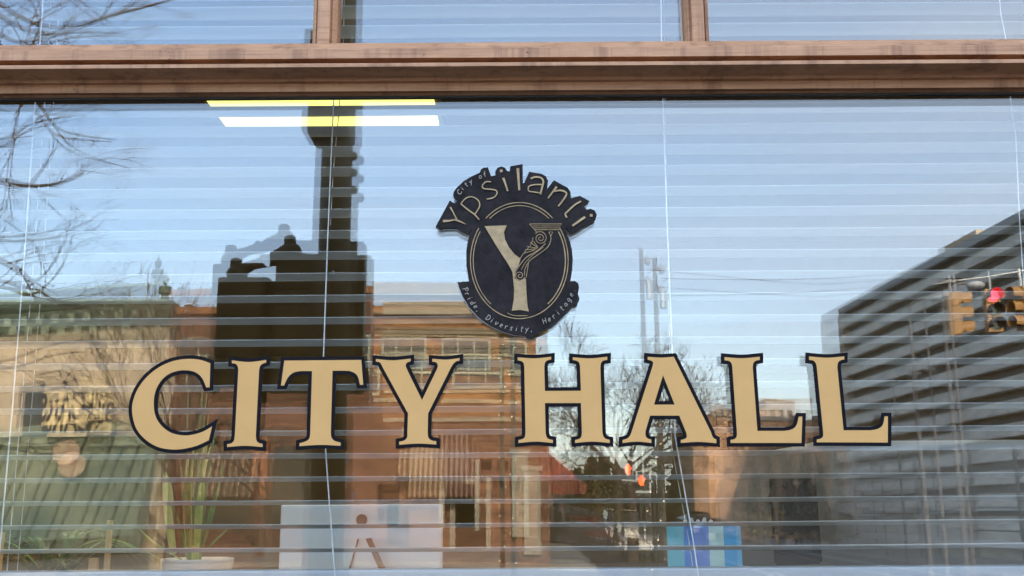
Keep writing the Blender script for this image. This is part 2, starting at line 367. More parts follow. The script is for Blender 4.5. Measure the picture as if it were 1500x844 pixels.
LET = {
'C': ((180, 510), [[(677,118),(600,92),(510,84),(400,98),(290,143),(190,220),(115,320),(76,430),(78,530),(110,630),(180,710),(270,763),(370,783),(460,780),(570,755),(665,712)], [(665,712),(690,605)], [(690,605),(620,645),(540,669),(460,674),(370,652),(300,600),(255,530),(240,440),(250,345),(290,262),(350,205),(430,176),(510,174),(570,192),(615,235),(645,305)], [(645,305),(671,303)], [(671,303),(677,118)]]),
'I': ((180, 510), [[(843,95),(975,108),(1108,92)], [(1108,92),(1108,112)], [(1108,112),(1085,120),(1062,138),(1053,175)], [(1053,175),(1028,675)], [(1028,675),(1032,710),(1050,732),(1080,740)], [(1080,740),(1080,765)], [(1080,765),(945,755),(807,765)], [(807,765),(807,742)], [(807,742),(840,735),(860,712),(866,675)], [(866,675),(893,165)], [(893,165),(886,137),(870,122),(843,118)], [(843,118),(843,95)]]),
'T': ((400, 510), [[(88,97),(682,92)], [(682,92),(697,283)], [(697,283),(672,285)], [(672,285),(657,225),(630,193),(590,177)], [(590,177),(540,175)], [(540,175),(460,176)], [(460,176),(447,650)], [(447,650),(452,690),(475,716),(522,730)], [(522,730),(522,755)], [(522,755),(363,748),(205,758)], [(205,758),(205,735)], [(205,735),(255,720),(282,695),(288,650)], [(288,650),(302,178)], [(302,178),(220,178)], [(220,178),(165,188),(120,222),(85,290)], [(85,290),(62,290)], [(62,290),(88,97)]]),
'Y': ((520, 510), [[(162,85),(295,95),(430,82)], [(430,82),(430,103)], [(430,103),(405,112),(392,132),(402,165)], [(402,165),(518,402)], [(518,402),(635,160)], [(635,160),(640,135),(628,112),(598,105)], [(598,105),(598,83)], [(598,83),(705,90),(808,78)], [(808,78),(808,97)], [(808,97),(785,102),(762,120),(742,150)], [(742,150),(565,505)], [(565,505),(562,650)], [(562,650),(567,690),(590,712),(628,720)], [(628,720),(628,745)], [(628,745),(485,738),(342,747)], [(342,747),(342,723)], [(342,723),(380,714),(403,690),(405,650)], [(405,650),(410,505)], [(410,505),(215,150)], [(215,150),(200,120),(183,108),(162,105)], [(162,105),(162,85)]]),
'H': ((740, 510), [[(97,72),(225,80),(355,68)], [(355,68),(355,88)], [(355,88),(325,96),(308,112),(302,145)], [(302,145),(307,332)], [(307,332),(585,330)], [(585,330),(578,140)], [(578,140),(570,112),(550,98),(522,93)], [(522,93),(522,72)], [(522,72),(655,80),(788,68)], [(788,68),(788,92)], [(788,92),(758,98),(740,116),(735,150)], [(735,150),(750,645)], [(750,645),(757,678),(775,700),(807,710)], [(807,710),(807,733)], [(807,733),(675,723),(540,733)], [(540,733),(540,710)], [(540,710),(570,702),(588,683),(592,650)], [(592,650),(585,425)], [(585,425),(307,425)], [(307,425),(312,650)], [(312,650),(318,682),(335,702),(368,710)], [(368,710),(368,733)], [(368,733),(235,723),(103,733)], [(103,733),(103,710)], [(103,710),(135,702),(152,685),(157,650)], [(157,650),(148,150)], [(148,150),(143,120),(127,102),(97,95)], [(97,95),(97,72)]]),
'A': ((900, 510), [[(257,68),(360,74),(458,68)], [(458,68),(745,650)], [(745,650),(755,680),(768,697),(786,706)], [(786,706),(787,735)], [(787,735),(650,725),(512,733)], [(512,733),(512,710)], [(512,710),(540,703),(558,688),(555,655)], [(555,655),(500,522)], [(500,522),(275,522)], [(275,522),(240,640)], [(240,640),(240,675),(255,697),(285,708)], [(285,708),(285,733)], [(285,733),(175,723),(63,733)], [(63,733),(63,710)], [(63,710),(95,700),(115,684),(130,655)], [(130,655),(296,135)], [(296,135),(298,110),(282,97),(257,90)], [(257,90),(257,68)]]),
'L': ((1040, 510), [[(112,70),(245,79),(383,67)], [(383,67),(383,92)], [(383,92),(355,98),(335,115),(329,148)], [(329,148),(365,640)], [(365,640),(570,640)], [(570,640),(625,630),(665,600),(685,530)], [(685,530),(712,530)], [(712,530),(705,733)], [(705,733),(158,733)], [(158,733),(158,710)], [(158,710),(190,702),(206,680),(207,645)], [(207,645),(172,150)], [(172,150),(166,120),(146,100),(112,95)], [(112,95),(112,70)]]),
'L2': ((1140, 510), [[(237,65),(372,75),(508,65)], [(508,65),(508,88)], [(508,88),(480,95),(461,112),(455,148)], [(455,148),(503,635)], [(503,635),(710,635)], [(710,635),(765,625),(805,595),(820,528)], [(820,528),(845,528)], [(845,528),(845,730)], [(845,730),(297,728)], [(297,728),(297,707)], [(297,707),(328,698),(345,680),(345,645)], [(345,645),(297,150)], [(297,150),(290,120),(271,98),(237,92)], [(237,92),(237,65)]]),
}
HOLE = {'A': ((900, 510), [(375,210),(465,437),(305,437)])}
def to_glass(p, y): return [(G(a, b, y).x, G(a, b, y).z) for a, b in p]
sign = thing('window_lettering', G(750, 657, 0), 'large cream CITY HALL lettering outlined in black on the glass', 'sign')
for k in ('C', 'I', 'T', 'Y', 'H', 'A', 'L', 'L2'):
    o, segs = LET[k]; fill = path(o, segs)
    out = offset(fill, 5.3)
    inner = []; hole = []
    if k in HOLE:
        ho, hp = HOLE[k]; h = [(ho[0]+a/SC, ho[1]+b/SC) for a, b in hp]; hole = [h]
        # inward offset of the counter
        cx = sum(p[0] for p in h)/3
        hi = [(ho[0]+378/SC, ho[1]+290/SC), (ho[0]+430/SC, ho[1]+410/SC), (ho[0]+346/SC, ho[1]+410/SC)]
        inner = [hi]
    bm = B(); ngon_prism(bm, [to_glass(out, 0)] + [to_glass(h, 0) for h in inner], -0.0006, -0.0002)
    lo = link('letter_outline', bm, M_black, sign)
    bm = B(); ngon_prism(bm, [to_glass(fill, 0)] + [to_glass(h, 0) for h in hole], -0.0012, -0.0008)
    lf = link('letter', bm, M_cream, sign)

# ------------------------------------------------------------------ round plaque with the city emblem
def c1(x, y): return (630+x/7.67, 235+y/7.67)
def c2(x, y): return (750+x/7.67, 235+y/7.67)
def c3(x, y): return (665+x/4.963, 310+y/4.963)
def c4(x, y): return (660+x/7.5, 400+y/7.5)
sil = [c1(*p) for p in [(65,750),(222,458),(280,490),(310,462),(278,435),(260,400),(265,362),(300,315),(380,240),(470,185),(560,145),(570,112),(600,90),(650,84),(685,185),(735,175),(733,130),(758,90),(800,76),(843,90),(865,128),(895,130),(900,75)]]
sil += [c2(*p) for p in [(120,48),(122,265),(135,262),(192,135),(330,158),(378,185),(403,235),(400,290),(388,335),(470,230),(560,280),(625,315),(655,360),(662,432),(760,405),(868,462),(800,525),(835,562),(885,551),(930,572),(951,620),(935,665),(890,690),(720,800),(655,833),(603,757)]]
sil += [c3(*p) for p in [(808,140),(835,200),(855,270),(863,340),(860,420),(845,512),(880,508),(903,525),(908,560),(900,600),(912,640),(893,680),(850,690)]]
sil += [c4(*p) for p in [(1335,365),(1240,470),(1120,580),(960,655),(940,700),(890,722),(840,720),(812,690),(700,680),(560,640),(420,570),(300,480),(200,370),(130,250),(95,160),(78,105),(205,98)]]
sil += [c3(*p) for p in [(92,400),(90,300),(100,220),(118,160),(133,128),(105,168)]]
sil += [c1(*p) for p in [(430,835),(345,800),(300,765),(150,765),(125,785)]]
plq = thing('city_emblem_plaque', G(762, 490, -0.01), 'dark navy emblem plaque with gold Y and curved town name', 'plaque')
PY0 = -0.0130
bm = B(); ngon_prism(bm, [to_glass(sil, -0.009)], PY0, -0.0052); link('plaque_board', bm, M_navy, plq)
bm = B(); ngon_prism(bm, [to_glass([(a-0.6, b+1.0) for a, b in sil], -0.004)], -0.0050, -0.0004); link('backing_board', bm, M_whiteb, plq)
def gp(p): q = G(p[0], p[1], PY0); return (q.x, q.z)
def ribbon(bm, pts, w, y0, y1, closed=False):
    P = [Vector(gp(p)) for p in pts]; n = len(P)
    if isinstance(w, (int, float)): w = [w]*n
    L, Rr = [], []
    for i in range(n):
        a = P[(i-1) % n] if (closed or i > 0) else P[i]; b = P[(i+1) % n] if (closed or i < n-1) else P[i]
        t = (b-a).normalized(); nn = Vector((-t.y, t.x)); h = w[i]*0.5*D/F
        L.append(P[i]+nn*h); Rr.append(P[i]-nn*h)
    m = n if closed else n-1
    V4 = lambda p, y: bm.verts.new((p.x, y, p.y))
    Lf = [V4(p, y0) for p in L]; Rf = [V4(p, y0) for p in Rr]; Lb = [V4(p, y1) for p in L]; Rb = [V4(p, y1) for p in Rr]
    for i in range(m):
        j = (i+1) % n
        bm.faces.new((Lf[i], Lf[j], Rf[j], Rf[i])); bm.faces.new((Lf[i], Lb[i], Lb[j], Lf[j])); bm.faces.new((Rf[j], Rb[j], Rb[i], Rf[i]))
    if not closed:
        bm.faces.new((Lf[0], Rf[0], Rb[0], Lb[0])); bm.faces.new((Lf[-1], Lb[-1], Rb[-1], Rf[-1]))
Z0, Z1 = PY0-0.0012, PY0-0.0002
# black ribbons painted as shadows under the strokes, then gold strokes
strokes = [
 ([c1(145,685), c1(215,682), c1(285,668)], [4.2, 2.6, 2.2]), ([c1(280,668), c1(340,690), c1(402,720)], [3.0, 2.6, 0.6]), ([c1(228,528), c1(262,590), c1(300,665)], [2.6, 1.5, 2.2]),
 (catmull([c1(345,490), c1(430,560), c1(500,610), c1(552,668)], 3), 1.9),
 (catmull([c1(348,488), c1(400,430), c1(470,412), c1(540,450), c1(558,510), c1(535,560), c1(505,605)], 4), 1.8),
 (catmull([c1(685,245), c1(630,243), c1(590,282), c1(600,318), c1(680,328), c1(742,340), c1(750,380), c1(710,422), c1(635,438)], 4), 1.9),
 ([c1(822,200), c1(848,270), c1(872,348)], [3.6, 2.8, 2.8]), ([c1(785,122), c1(815,118)], 4.2),
 ([c2(65,92), c2(72,200), c2(82,338)], [4.4, 3.6, 3.2]),
 (catmull([c2(210,208), c2(260,190), c2(325,198), c2(352,240), c2(342,290), c2(318,385)], 4), 2.7),
 (catmull([c2(345,275), c2(260,275), c2(190,295), c2(188,345), c2(240,357), c2(315,368)], 4), 1.8),
 ([c2(502,298), c2(455,360), c2(405,428)], [3.4, 2.4, 2.0]), (catmull([c2(475,350), c2(550,340), c2(612,372), c2(580,440), c2(520,518)], 4), 2.4),
 (catmull([c2(775,462), c2(705,502), c2(625,575), c2(598,605), c2(616,645)], 4), 2.4),
 ([c2(820,638), c2(745,690), c2(678,738)], [3.6, 3.2, 3.2]), ([c2(875,620), c2(905,620)], 4.2)]
bm = B(); bd = B()
for pts, w in strokes:
    ribbon(bm, pts, w, Z0-0.0006, Z1-0.0006)
    ww = (w+1.7) if isinstance(w, (int, float)) else [q+1.7 for q in w]
    ribbon(bd, [(a+0.35, b+0.5) for a, b in pts], ww, Z0+0.0004, Z1)
link('town_name_lettering', bm, M_gold, plq); link('lettering_painted_shadow', bd, M_black, plq)
bm = B()
def ell(rx, ry, a0, a1, w, cx=760.7, cy=382, n=60):
    ribbon(bm, [(cx+rx*math.cos(R(a0+(a1-a0)*i/n)), cy-ry*math.sin(R(a0+(a1-a0)*i/n))) for i in range(n+1)], w, Z0, Z1)
ell(71.5, 85, 47, 133, 1.2); ell(67.5, 80.5, 50, 130, 1.0); ell(71.5, 85, 146, 394, 1.2); ell(67.5, 80.5, 148, 232, 1.1); ell(67.5, 80.5, 308, 392, 1.5)
link('ring_inlay', bm, M_gold, plq)
bm = B(); yp = [c3(*p) for p in [(222,108),(385,102),(364,150),(372,205),(400,262),(440,312),(484,343),(470,390),(440,440),(440,485),(475,508),(522,485),(528,600),(535,690),(545,728),(480,716),(420,722),(435,640),(437,560),(425,440),(395,385),(320,270)]]
ngon_prism(bm, [[gp(p) for p in yp]], Z0-0.0004, Z1-0.0002); link('initial_letter', bm, M_gold, plq)
bm = B(); ngon_prism(bm, [[gp((a+(0.9 if i in (1,2,3,4,5,11,12,13,14) else -0.9), b+0.4)) for i, (a, b) in enumerate(yp)]], Z0+0.0004, Z1); link('initial_letter_edge', bm, M_black, plq)
bm = B()
def spiral(c, r0, r1, turns, a0):
    n = 40; return [c3(c[0]+(r0+(r1-r0)*i/n)*math.cos(a0+turns*2*math.pi*i/n), c[1]+(r0+(r1-r0)*i/n)*math.sin(a0+turns*2*math.pi*i/n)) for i in range(n+1)]
for pts, w in [([c3(550,92), c3(785,92)], .9), ([c3(572,107), c3(778,107)], .7), ([c3(582,121), c3(770,121)], .7), ([c3(590,134), c3(768,134)], .9), ([c3(550,92), c3(600,150)], .8),
    (spiral((628,195), 50, 6, 2.2, -2.4), .8), (spiral((478,467), 38, 5, 1.8, 0.3), .9),
    (catmull([c3(690,150), c3(705,200), c3(680,260), c3(610,315), c3(550,360), c3(518,415), c3(512,465)], 4), 1.0),
    (catmull([c3(665,235), c3(600,290), c3(525,335), c3(475,395), c3(448,440), c3(440,475)], 4), 1.0),
    (catmull([c3(650,260), c3(580,312), c3(520,370), c3(490,425)], 4), .7),
    (catmull([c3(545,358), c3(535,420), c3(525,480)], 4), .9),
    ([c3(610,265), c3(555,225)], .8), ([c3(605,268), c3(530,255)], .8), ([c3(600,272), c3(518,280)], .8), ([c3(590,280), c3(510,305)], .8), ([c3(610,262), c3(578,215)], .7),
    (catmull([c3(480,345), c3(510,300), c3(560,240), c3(575,190)], 4), .8), ([c3(692,150), c3(718,150), c3(704,182)], .9),
    (catmull([c3(388,738), c3(440,758), c3(535,758)], 4), .9)]:
    ribbon(bm, pts, w, Z0-0.0009, Z1-0.0008)
link('scroll_inlay', bm, M_gold, plq)
# fine script: drawn glyph strokes placed along the curve
GLY = {'C': [[(1,.85),(.5,1),(.1,.6),(.15,.15),(.6,0),(1,.15)]], 'i': [[(.3,.6),(.35,0)], [(.3,.85),(.34,.92)]], 't': [[(.35,.95),(.3,.1),(.55,0)], [(.1,.62),(.65,.66)]],
 'y': [[(.05,.6),(.3,.1)], [(.7,.65),(.3,.05),(.0,-.35)]], 'o': [[(.4,.62),(.1,.4),(.2,.05),(.6,.05),(.75,.4),(.45,.62)]], 'f': [[(.75,.95),(.45,.9),(.35,.5),(.3,-.1)], [(.1,.5),(.65,.55)]],
 'P': [[(.15,0),(.3,.95)], [(.0,.85),(.5,1),(.85,.8),(.7,.5),(.25,.42)]], 'r': [[(.1,.6),(.2,0)], [(.18,.4),(.4,.6),(.6,.58)]], 'd': [[(.7,.95),(.65,0)], [(.65,.4),(.3,.5),(.1,.2),(.3,0),(.62,.15)]],
 'e': [[(.15,.3),(.6,.38),(.45,.6),(.15,.45),(.15,.1),(.6,.05)]], ',': [[(.2,.05),(.1,-.2)]], 'D': [[(.2,.95),(.15,.05)], [(0,.9),(.6,.95),(.95,.5),(.6,.05),(.1,.05)]], 'v': [[(.05,.6),(.3,0),(.65,.62)]],
 's': [[(.65,.58),(.3,.6),(.2,.4),(.5,.28),(.5,.05),(.1,.02)]], 'H': [[(.15,.95),(.15,0)], [(.85,.95),(.8,0)], [(.15,.5),(.85,.52)]], 'a': [[(.6,.5),(.3,.58),(.1,.25),(.3,0),(.58,.2)], [(.6,.55),(.68,0)]],
 'g': [[(.6,.5),(.3,.58),(.1,.25),(.3,0),(.6,.2)], [(.62,.55),(.55,-.25),(.15,-.35)]], '.': [[(.2,.02),(.26,.08)]]}
def script(bm, text, pts, h, w=0.65):
    cur = catmull(pts, 10); L = [0]
    for i in range(1, len(cur)): L.append(L[-1]+math.dist(cur[i], cur[i-1]))
    step = L[-1]/len(text)
    for k, ch in enumerate(text):
        if ch == ' ': continue
        s = step*(k+0.15); i = max(j for j in range(len(L)) if L[j] <= s); i = min(i, len(cur)-2)
        t = (s-L[i])/max(1e-6, L[i+1]-L[i]); p = Vector(cur[i]).lerp(Vector(cur[i+1]), t); d = (Vector(cur[i+1])-Vector(cur[i])).normalized()
        nrm = Vector((d.y, -d.x))
        for st in GLY[ch]:
            q = [tuple(p + d*(a*step*0.75 + b*h*0.12) + nrm*(b*h)) for a, b in (catmull(st, 3) if len(st) > 2 else st)]
            ribbon(bm, q, w, Z0-0.0009, Z1-0.0009)
M_scr = mat('pale_script_gold', (0.34, 0.30, 0.25), 0.5)
for txt, pth, hh in (('City of', [c1(330,400), c1(400,310), c1(500,240), c1(650,165)], 6.5), ('Pride,', [c4(125,165), c4(180,280), c4(240,365), c4(320,450)], 8),
    ('Diversity,', [c4(370,500), c4(500,575), c4(640,625), c4(800,645), c4(930,635)], 8), ('Heritage.', [c4(1010,570), c4(1130,510), c4(1250,400), c4(1330,280), c4(1385,160)], 8)):
    bm = B(); script(bm, txt, pth, hh, 0.8); link('motto_lettering', bm, M_scr, plq)

# ------------------------------------------------------------------ the venetian blind
blind = thing('venetian_blind', (0, 0.17, 1.77), 'grey venetian blind with open slats hanging behind the glass', 'blind')
YB = 0.14; SW = 0.057; PITCH = 0.0440
z0 = G(490, 766, YB).z; z1 = G(490, 183, YB).z; PITCH = (z1-z0)/18
def slat(bm, zc, x0, x1, tilt0=R(-0.75), warp=None, n=40):
    m = 7; rows = []
    for i in range(n+1):
        x = x0+(x1-x0)*i/n; t = tilt0 + (warp(x) if warp else 0)
        sag = 0.0006*math.sin(x*3+zc*9) + 0.0004*math.sin(x*7.3+zc*31)
        top, bot = [], []
        for k in range(m):
            s = k/(m-1); y = s*SW; h = -0.0070*(1-(2*s-1)**2)
            yy = y*math.cos(t); zz = y*math.sin(t) + h*math.cos(t) + sag
            top.append(bm.verts.new((x, YB+yy, zc+zz+0.0014))); bot.append(bm.verts.new((x, YB+yy, zc+zz)))
        rows.append(top+bot[::-1])
    for i in range(n):
        for k in range(2*m): bm.faces.new((rows[i][k], rows[i][(k+1) % (2*m)], rows[i+1][(k+1) % (2*m)], rows[i+1][k]))
    bm.faces.new(rows[0]); bm.faces.new(rows[-1][::-1])
bm = B()
for k in range(-2, 30):
    zc = z0 + k*PITCH - 0.003
    if zc > ZT-0.05: break
    if k < -1: continue
    wf = (lambda x: R(21)*max(0, min(1, (x-0.50)/0.10))) if k == 3 else (lambda x, k=k: R(0.5)*math.sin(k*2.1) + R(0.4)*math.sin(x*2+k))
    slat(bm, zc, -1.09, 1.09, warp=wf)
link('slats', bm, M_slat, blind)
zb = G(1000, 832, YB).z
bm = B(); bevelbox(bm, -1.095, 1.095, YB-0.004, YB+0.052, zb-0.032, zb, 0.004); link('bottom_rail', bm, M_rail, blind)
bm = B(); bevelbox(bm, -1.10, 1.10, YB-0.008, YB+0.056, ZT-0.10, ZT-0.055, 0.004); link('head_rail', bm, M_rail, blind)
def cord(pts, y, r=0.0011, name='cord'):
    bm = B(); tube(bm, [G(a, b, y) for a, b in pts], r, 5); return link(name, bm, M_cord, blind)
yc = YB-0.004
cord([(64,-30),(62,20),(52,142),(34,400),(18,600),(5,745),(-4,850)], yc, .0013)
cord([(76,-30),(74,20),(66,142),(48,400),(31,600),(17,760),(9,850)], YB+0.054)
cord([(88,-30),(86,20),(79,142),(62,400),(46,600),(32,760),(24,850)], YB+0.075, .0009)
cord([(503,-30),(500,20),(489,142),(480,350),(474,520),(475,600),(477,660),(484,760),(491,850)], yc, .0014)
cord([(505,-30),(503,60),(497,160),(488,250),(484,330)], YB+0.054)
cord([(968,-30),(969,60),(971,142),(977,320),(985,520),(989,640),(1003,720),(1015,790),(1024,850)], yc, .0013)
cord([(972,-30),(974,142),(981,520),(984,655),(994,710),(1007,780),(1018,850)], YB+0.056, .0008)
cord([(1462,-30),(1466,20),(1474,60),(1480,142),(1488,200),(1494,330),(1500,420)], yc, .0011)
# ------------------------------------------------------------------ office things
bm = B(); bevelbox(bm, -1.12, 1.12, 0.22, 0.95, zb-0.075, zb-0.04, 0.005)
for sx in (-1.07, 1.01):
    for sy in (0.26, 0.86): box(bm, sx, sx+0.06, sy, sy+0.06, 0.9, zb-0.076)
desk = link('desk', bm, mat('pale_desk', (0.30, 0.30, 0.29), 0.5)); tag(desk, 'grey desk just behind the blind under the office things', 'desk')
zd = zb-0.04
# display seen from the back
YM = 0.28
p0 = G(411, 741, YM); p1 = G(648, 741, YM); w = p1.x-p0.x
table = B(); ztab = 1.72
bevelbox(table, -0.9, 0.9, 1.05, 1.8, ztab-0.04, ztab-0.002, 0.005)
for sx in (-0.85, 0.8): box(table, sx, sx+0.05, 1.1, 1.15, 0.9, ztab-0.042); box(table, sx, sx+0.05, 1.7, 1.75, 0.9, ztab-0.042)
tag(link('office_table', table, mat('dark_wood_table', (0.07, 0.05, 0.035), 0.4)), 'dark office table deeper in the room behind the grey desk', 'table')
mon = thing('computer_display', (p0.x+w/2, YM, zd), 'white computer display seen from behind with round mark and stand', 'display')
M_mon = mat('white_shell', (0.84, 0.86, 0.88), 0.35, 0.03, 5)
zt = G(530, 738, YM).z
bm = B(); bevelbox(bm, p0.x, p1.x, YM, YM+0.035, zd+0.001, zt, 0.008, 3); link('shell', bm, M_mon, mon)
bm = B(); c = G(530, 761.5, YM); r = 8*(YM+D)/F; cyl(bm, (c.x, YM-0.0025, c.z), (c.x, YM-0.0005, c.z), r, 24); link('round_mark', bm, mat('brown_mark', (0.09, 0.055, 0.035), 0.4), mon)
bm = B(); a = [G(525, 789, YM-.02), G(541, 789, YM-.02), G(560, 834, YM-.05), G(509, 834, YM-.05)]
prism(bm, [(q.x, q.z) for q in a], YM-0.02, YM-0.006); link('stand', bm, M_mon, mon)
bm = B(); a = [G(536, 789, YM-.02), G(544, 788, YM-.02), G(562, 834, YM-.05), G(552, 834, YM-.05)]
prism(bm, [(q.x+0.0, q.z) for q in a], YM-0.0245, YM-0.0205); link('stand_edge', bm, mat('brown_edge', (0.16, 0.10, 0.06), 0.5), mon)
bm = B(); a = [G(524, 790, YM-.02), G(526, 789, YM-.02), G(511, 834, YM-.05), G(508, 834, YM-.05)]
prism(bm, [(q.x, q.z) for q in a], YM-0.0245, YM-0.0205); link('stand_edge', bm, bpy.data.materials['brown_edge'], mon)
# black tower / speaker on the desk
YS = 0.42
spk = thing('desk_speaker', G(1165, 831, YS), 'tall black loudspeaker standing on the desk behind the last letters', 'speaker')
spk.location.z = zd
a = G(1126, 697, YS); b = G(1194, 695, YS); c_ = G(1205, 826, YS); d_ = G(1135, 829, YS)
bm = B()
vs = []
for y, s in ((YS, 1), (YS+0.14, 0.96)):
    for q in (a, b, c_, d_): vs.append(bm.verts.new((q.x+(y-YS)*0.27, y, max(q.z, zd+0.012))))
for f in ((0,1,2,3),(7,6,5,4),(0,4,5,1),(1,5,6,2),(2,6,7,3),(3,7,4,0)): bm.faces.new([vs[i] for i in f])
bmesh.ops.bevel(bm, geom=bm.edges[:], offset=0.004, segments=2, affect='EDGES')
link('cabinet', bm, M_dark, spk)
bm = B(); cx = (a.x+c_.x)/2-0.028; bevelbox(bm, cx-0.06, cx+0.085, YS-0.03, YS+0.16, zd+0.0005, zd+0.012, 0.004); link('foot', bm, M_dark, spk)
for q in (0.72, 0.3):
    bm = B(); zz = zd+0.012+(a.z-zd)*q; cyl(bm, (cx, YS-0.004, zz), (cx, YS-0.001, zz), 0.028, 20); link('driver', bm, mat('driver_cone', (0.03, 0.03, 0.032), 0.25), spk)
# blue striped tissue box
YT = 0.36
a = G(977, 771, YT); b = G(1085, 771, YT)
tb = thing('tissue_box', ((a.x+b.x)/2, YT, zd), 'blue and turquoise striped tissue box on the desk', 'box')
def stripes():
    m, n, l, bb = nt('blue_stripes'); tc = n.new('ShaderNodeTexCoord'); sp = n.new('ShaderNodeSeparateXYZ'); l.new(tc.outputs['Object'], sp.inputs[0])
    ma = n.new('ShaderNodeMapRange'); ma.inputs[1].default_value = a.x; ma.inputs[2].default_value = b.x; l.new(sp.outputs['X'], ma.inputs[0])
    cr = n.new('ShaderNodeValToRGB'); cr.color_ramp.interpolation = 'CONSTANT'; l.new(ma.outputs[0], cr.inputs[0])
    cols = [(0, (.20,.66,.85)), (.22, (.10,.32,.90)), (.36, (.20,.36,.92)), (.56, (.60,.88,.92)), (.76, (.06,.45,.92)), (.93, (.15,.55,.92))]
    e = cr.color_ramp.elements
    for i, (p, c) in enumerate(cols):
        q = e[i] if i < 2 else e.new(p); q.position = p; q.color = (*c, 1)
    l.new(cr.outputs[0], bb.inputs['Base Color']); bb.inputs['Roughness'].default_value = 0.4; return m
bm = B(); vs = [bm.verts.new((x+(y-YT)*.13, y, z)) for x in (a.x, b.x) for y in (YT, YT+.12) for z in (zd+.001, a.z)]
for f in ((0,1,3,2),(4,6,7,5),(0,4,5,1),(2,3,7,6),(0,2,6,4),(1,5,7,3)): bm.faces.new([vs[i] for i in f])
bmesh.ops.bevel(bm, geom=bm.edges[:], offset=.002, segments=2, affect='EDGES'); link('carton', bm, stripes(), tb)
bm = B(); cxx = (a.x+b.x)/2
for k in range(5): tube(bm, [(cxx-0.03+k*0.013, YT+0.06, a.z-0.01), (cxx-0.03+k*0.014, YT+0.055, a.z+0.012+0.004*(k % 2))], [0.010, 0.003], 6)
link('tissue', bm, mat('white_tissue', (0.7, 0.7, 0.7), 0.9), tb)
# potted dracaena
def blade(bm, base, tip, bend, w, n=9, side=None):
    base, tip = Vector(base), Vector(tip); d = tip-base; s = side or Vector((1, 0.15, 0)); pr = None
    for i in range(n+1):
        t = i/n; p = base + d*t + Vector(bend)*(math.sin(math.pi*t)*1.0); ww = w*(0.35+0.65*math.sin(math.pi*min(1, t*0.9+0.18)))*(1 if t < .8 else (1-t)/.2+0.02)
        tn = (d + Vector(bend)*math.pi*math.cos(math.pi*t)).normalized(); sd = (s - tn*s.dot(tn)).normalized(); up_ = tn.cross(sd)*0.18*ww
        cur = [bm.verts.new(p-sd*ww), bm.verts.new(p-up_), bm.verts.new(p+sd*ww), bm.verts.new(p+up_*0.2)]
        if pr:
            for k in range(4): bm.faces.new((pr[k], pr[(k+1) % 4], cur[(k+1) % 4], cur[k]))
        pr = cur
M_leaf = mat('leaf_green', (0.16, 0.30, 0.05), 0.4, 0.35, 20, stretch=(1, 1, 0.3))
M_leafy = mat('leaf_yellow_green', (0.62, 0.66, 0.20), 0.4, 0.2, 20, col2=(0.26, 0.40, 0.08))
M_leafd = mat('leaf_dark', (0.06, 0.14, 0.03), 0.4, 0.35, 14)
YP = 0.46
pot = G(275, 835, YP)
pl = thing('potted_plant', (pot.x, YP, zd), 'upright long leaved plant in a round white pot', 'plant')
bm = B(); ztop = G(275, 820, YP).z; rp = 52*(YP+D)/F
pz = [(0.85*rp, zd+0.001), (0.94*rp, zd+0.02), (1.0*rp, ztop-0.006), (1.0*rp, ztop), (0.93*rp, ztop), (0.88*rp, ztop-0.008)]
n = 32; rings = [[bm.verts.new((pot.x+r*math.cos(2*math.pi*k/n), YP+0.07+r*math.sin(2*math.pi*k/n), z)) for k in range(n)] for r, z in pz]
for i in range(len(rings)-1):
    for k in range(n): bm.faces.new((rings[i][k], rings[i][(k+1) % n], rings[i+1][(k+1) % n], rings[i+1][k]))
bm.faces.new(rings[0]); bm.faces.new(rings[-1]); link('pot', bm, mat('white_ceramic', (0.72, 0.74, 0.77), 0.25, 0.03), pl, True)
bm = B(); b2 = B()
for (bx, tx, ty, w, f) in [(283,300,528,.0055,0),(288,306,600,.006,1),(280,276,560,.004,0),(286,312,640,.005,1),(279,262,660,.005,0),(290,330,650,.004,0),(284,296,700,.006,1),(276,240,700,.004,0),(281,288,620,.004,1),(292,318,715,.005,0),(285,350,760,.003,0),(270,200,770,.003,1),(282,305,560,.0045,0),(289,322,590,.004,0),(278,268,730,.005,1)]:
    blade(b2 if f else bm, G(bx, 822, YP+0.07), G(tx, ty, YP+random.uniform(.0,.14)), (random.uniform(-.008,.008), random.uniform(-.02,.02), 0), w)
blade(b2, G(254, 812, YP-.03), G(238, 686, YP-.05), (0, 0, 0), .009); blade(b2, G(250, 740, YP-.1), G(243, 690, YP-.1), (0, 0, 0), .008)
link('leaves', bm, M_leaf, pl); link('pale_leaves', b2, M_leafy, pl)
pt2 = G(70, 838, 0.5)
pl2 = thing('spider_plant', (pt2.x, 0.5, zd), 'dark arching leaved plant low at the left end of the desk', 'plant')
bm = B()
for i in range(34):
    a_ = random.uniform(-math.pi, math.pi); L_ = random.uniform(.10, .24); bx = pt2.x+random.uniform(-.05,.05)
    tip = Vector((bx+math.cos(a_)*L_*1.05, 0.52+math.sin(a_)*L_*0.5, zd+random.uniform(-.005, .075)))
    blade(bm, (bx, 0.52, zd+0.01), tip, (0, 0, random.uniform(.03, .075)), random.uniform(.003, .0065), side=Vector((-math.sin(a_), math.cos(a_), 0.2)))
link('leaves', bm, M_leafd, pl2)
bm = B()
for i in range(7):
    a_ = random.uniform(-.6, .6)+random.choice((0, math.pi)); L_ = random.uniform(.2, .3)
    blade(bm, (pt2.x, 0.5, zd+0.01), (pt2.x+math.cos(a_)*L_, 0.5, zd+0.02), (0, 0, random.uniform(.06, .085)), .004, side=Vector((-math.sin(a_), math.cos(a_), 0.2)))
link('pale_leaves', bm, M_leaf, pl2)
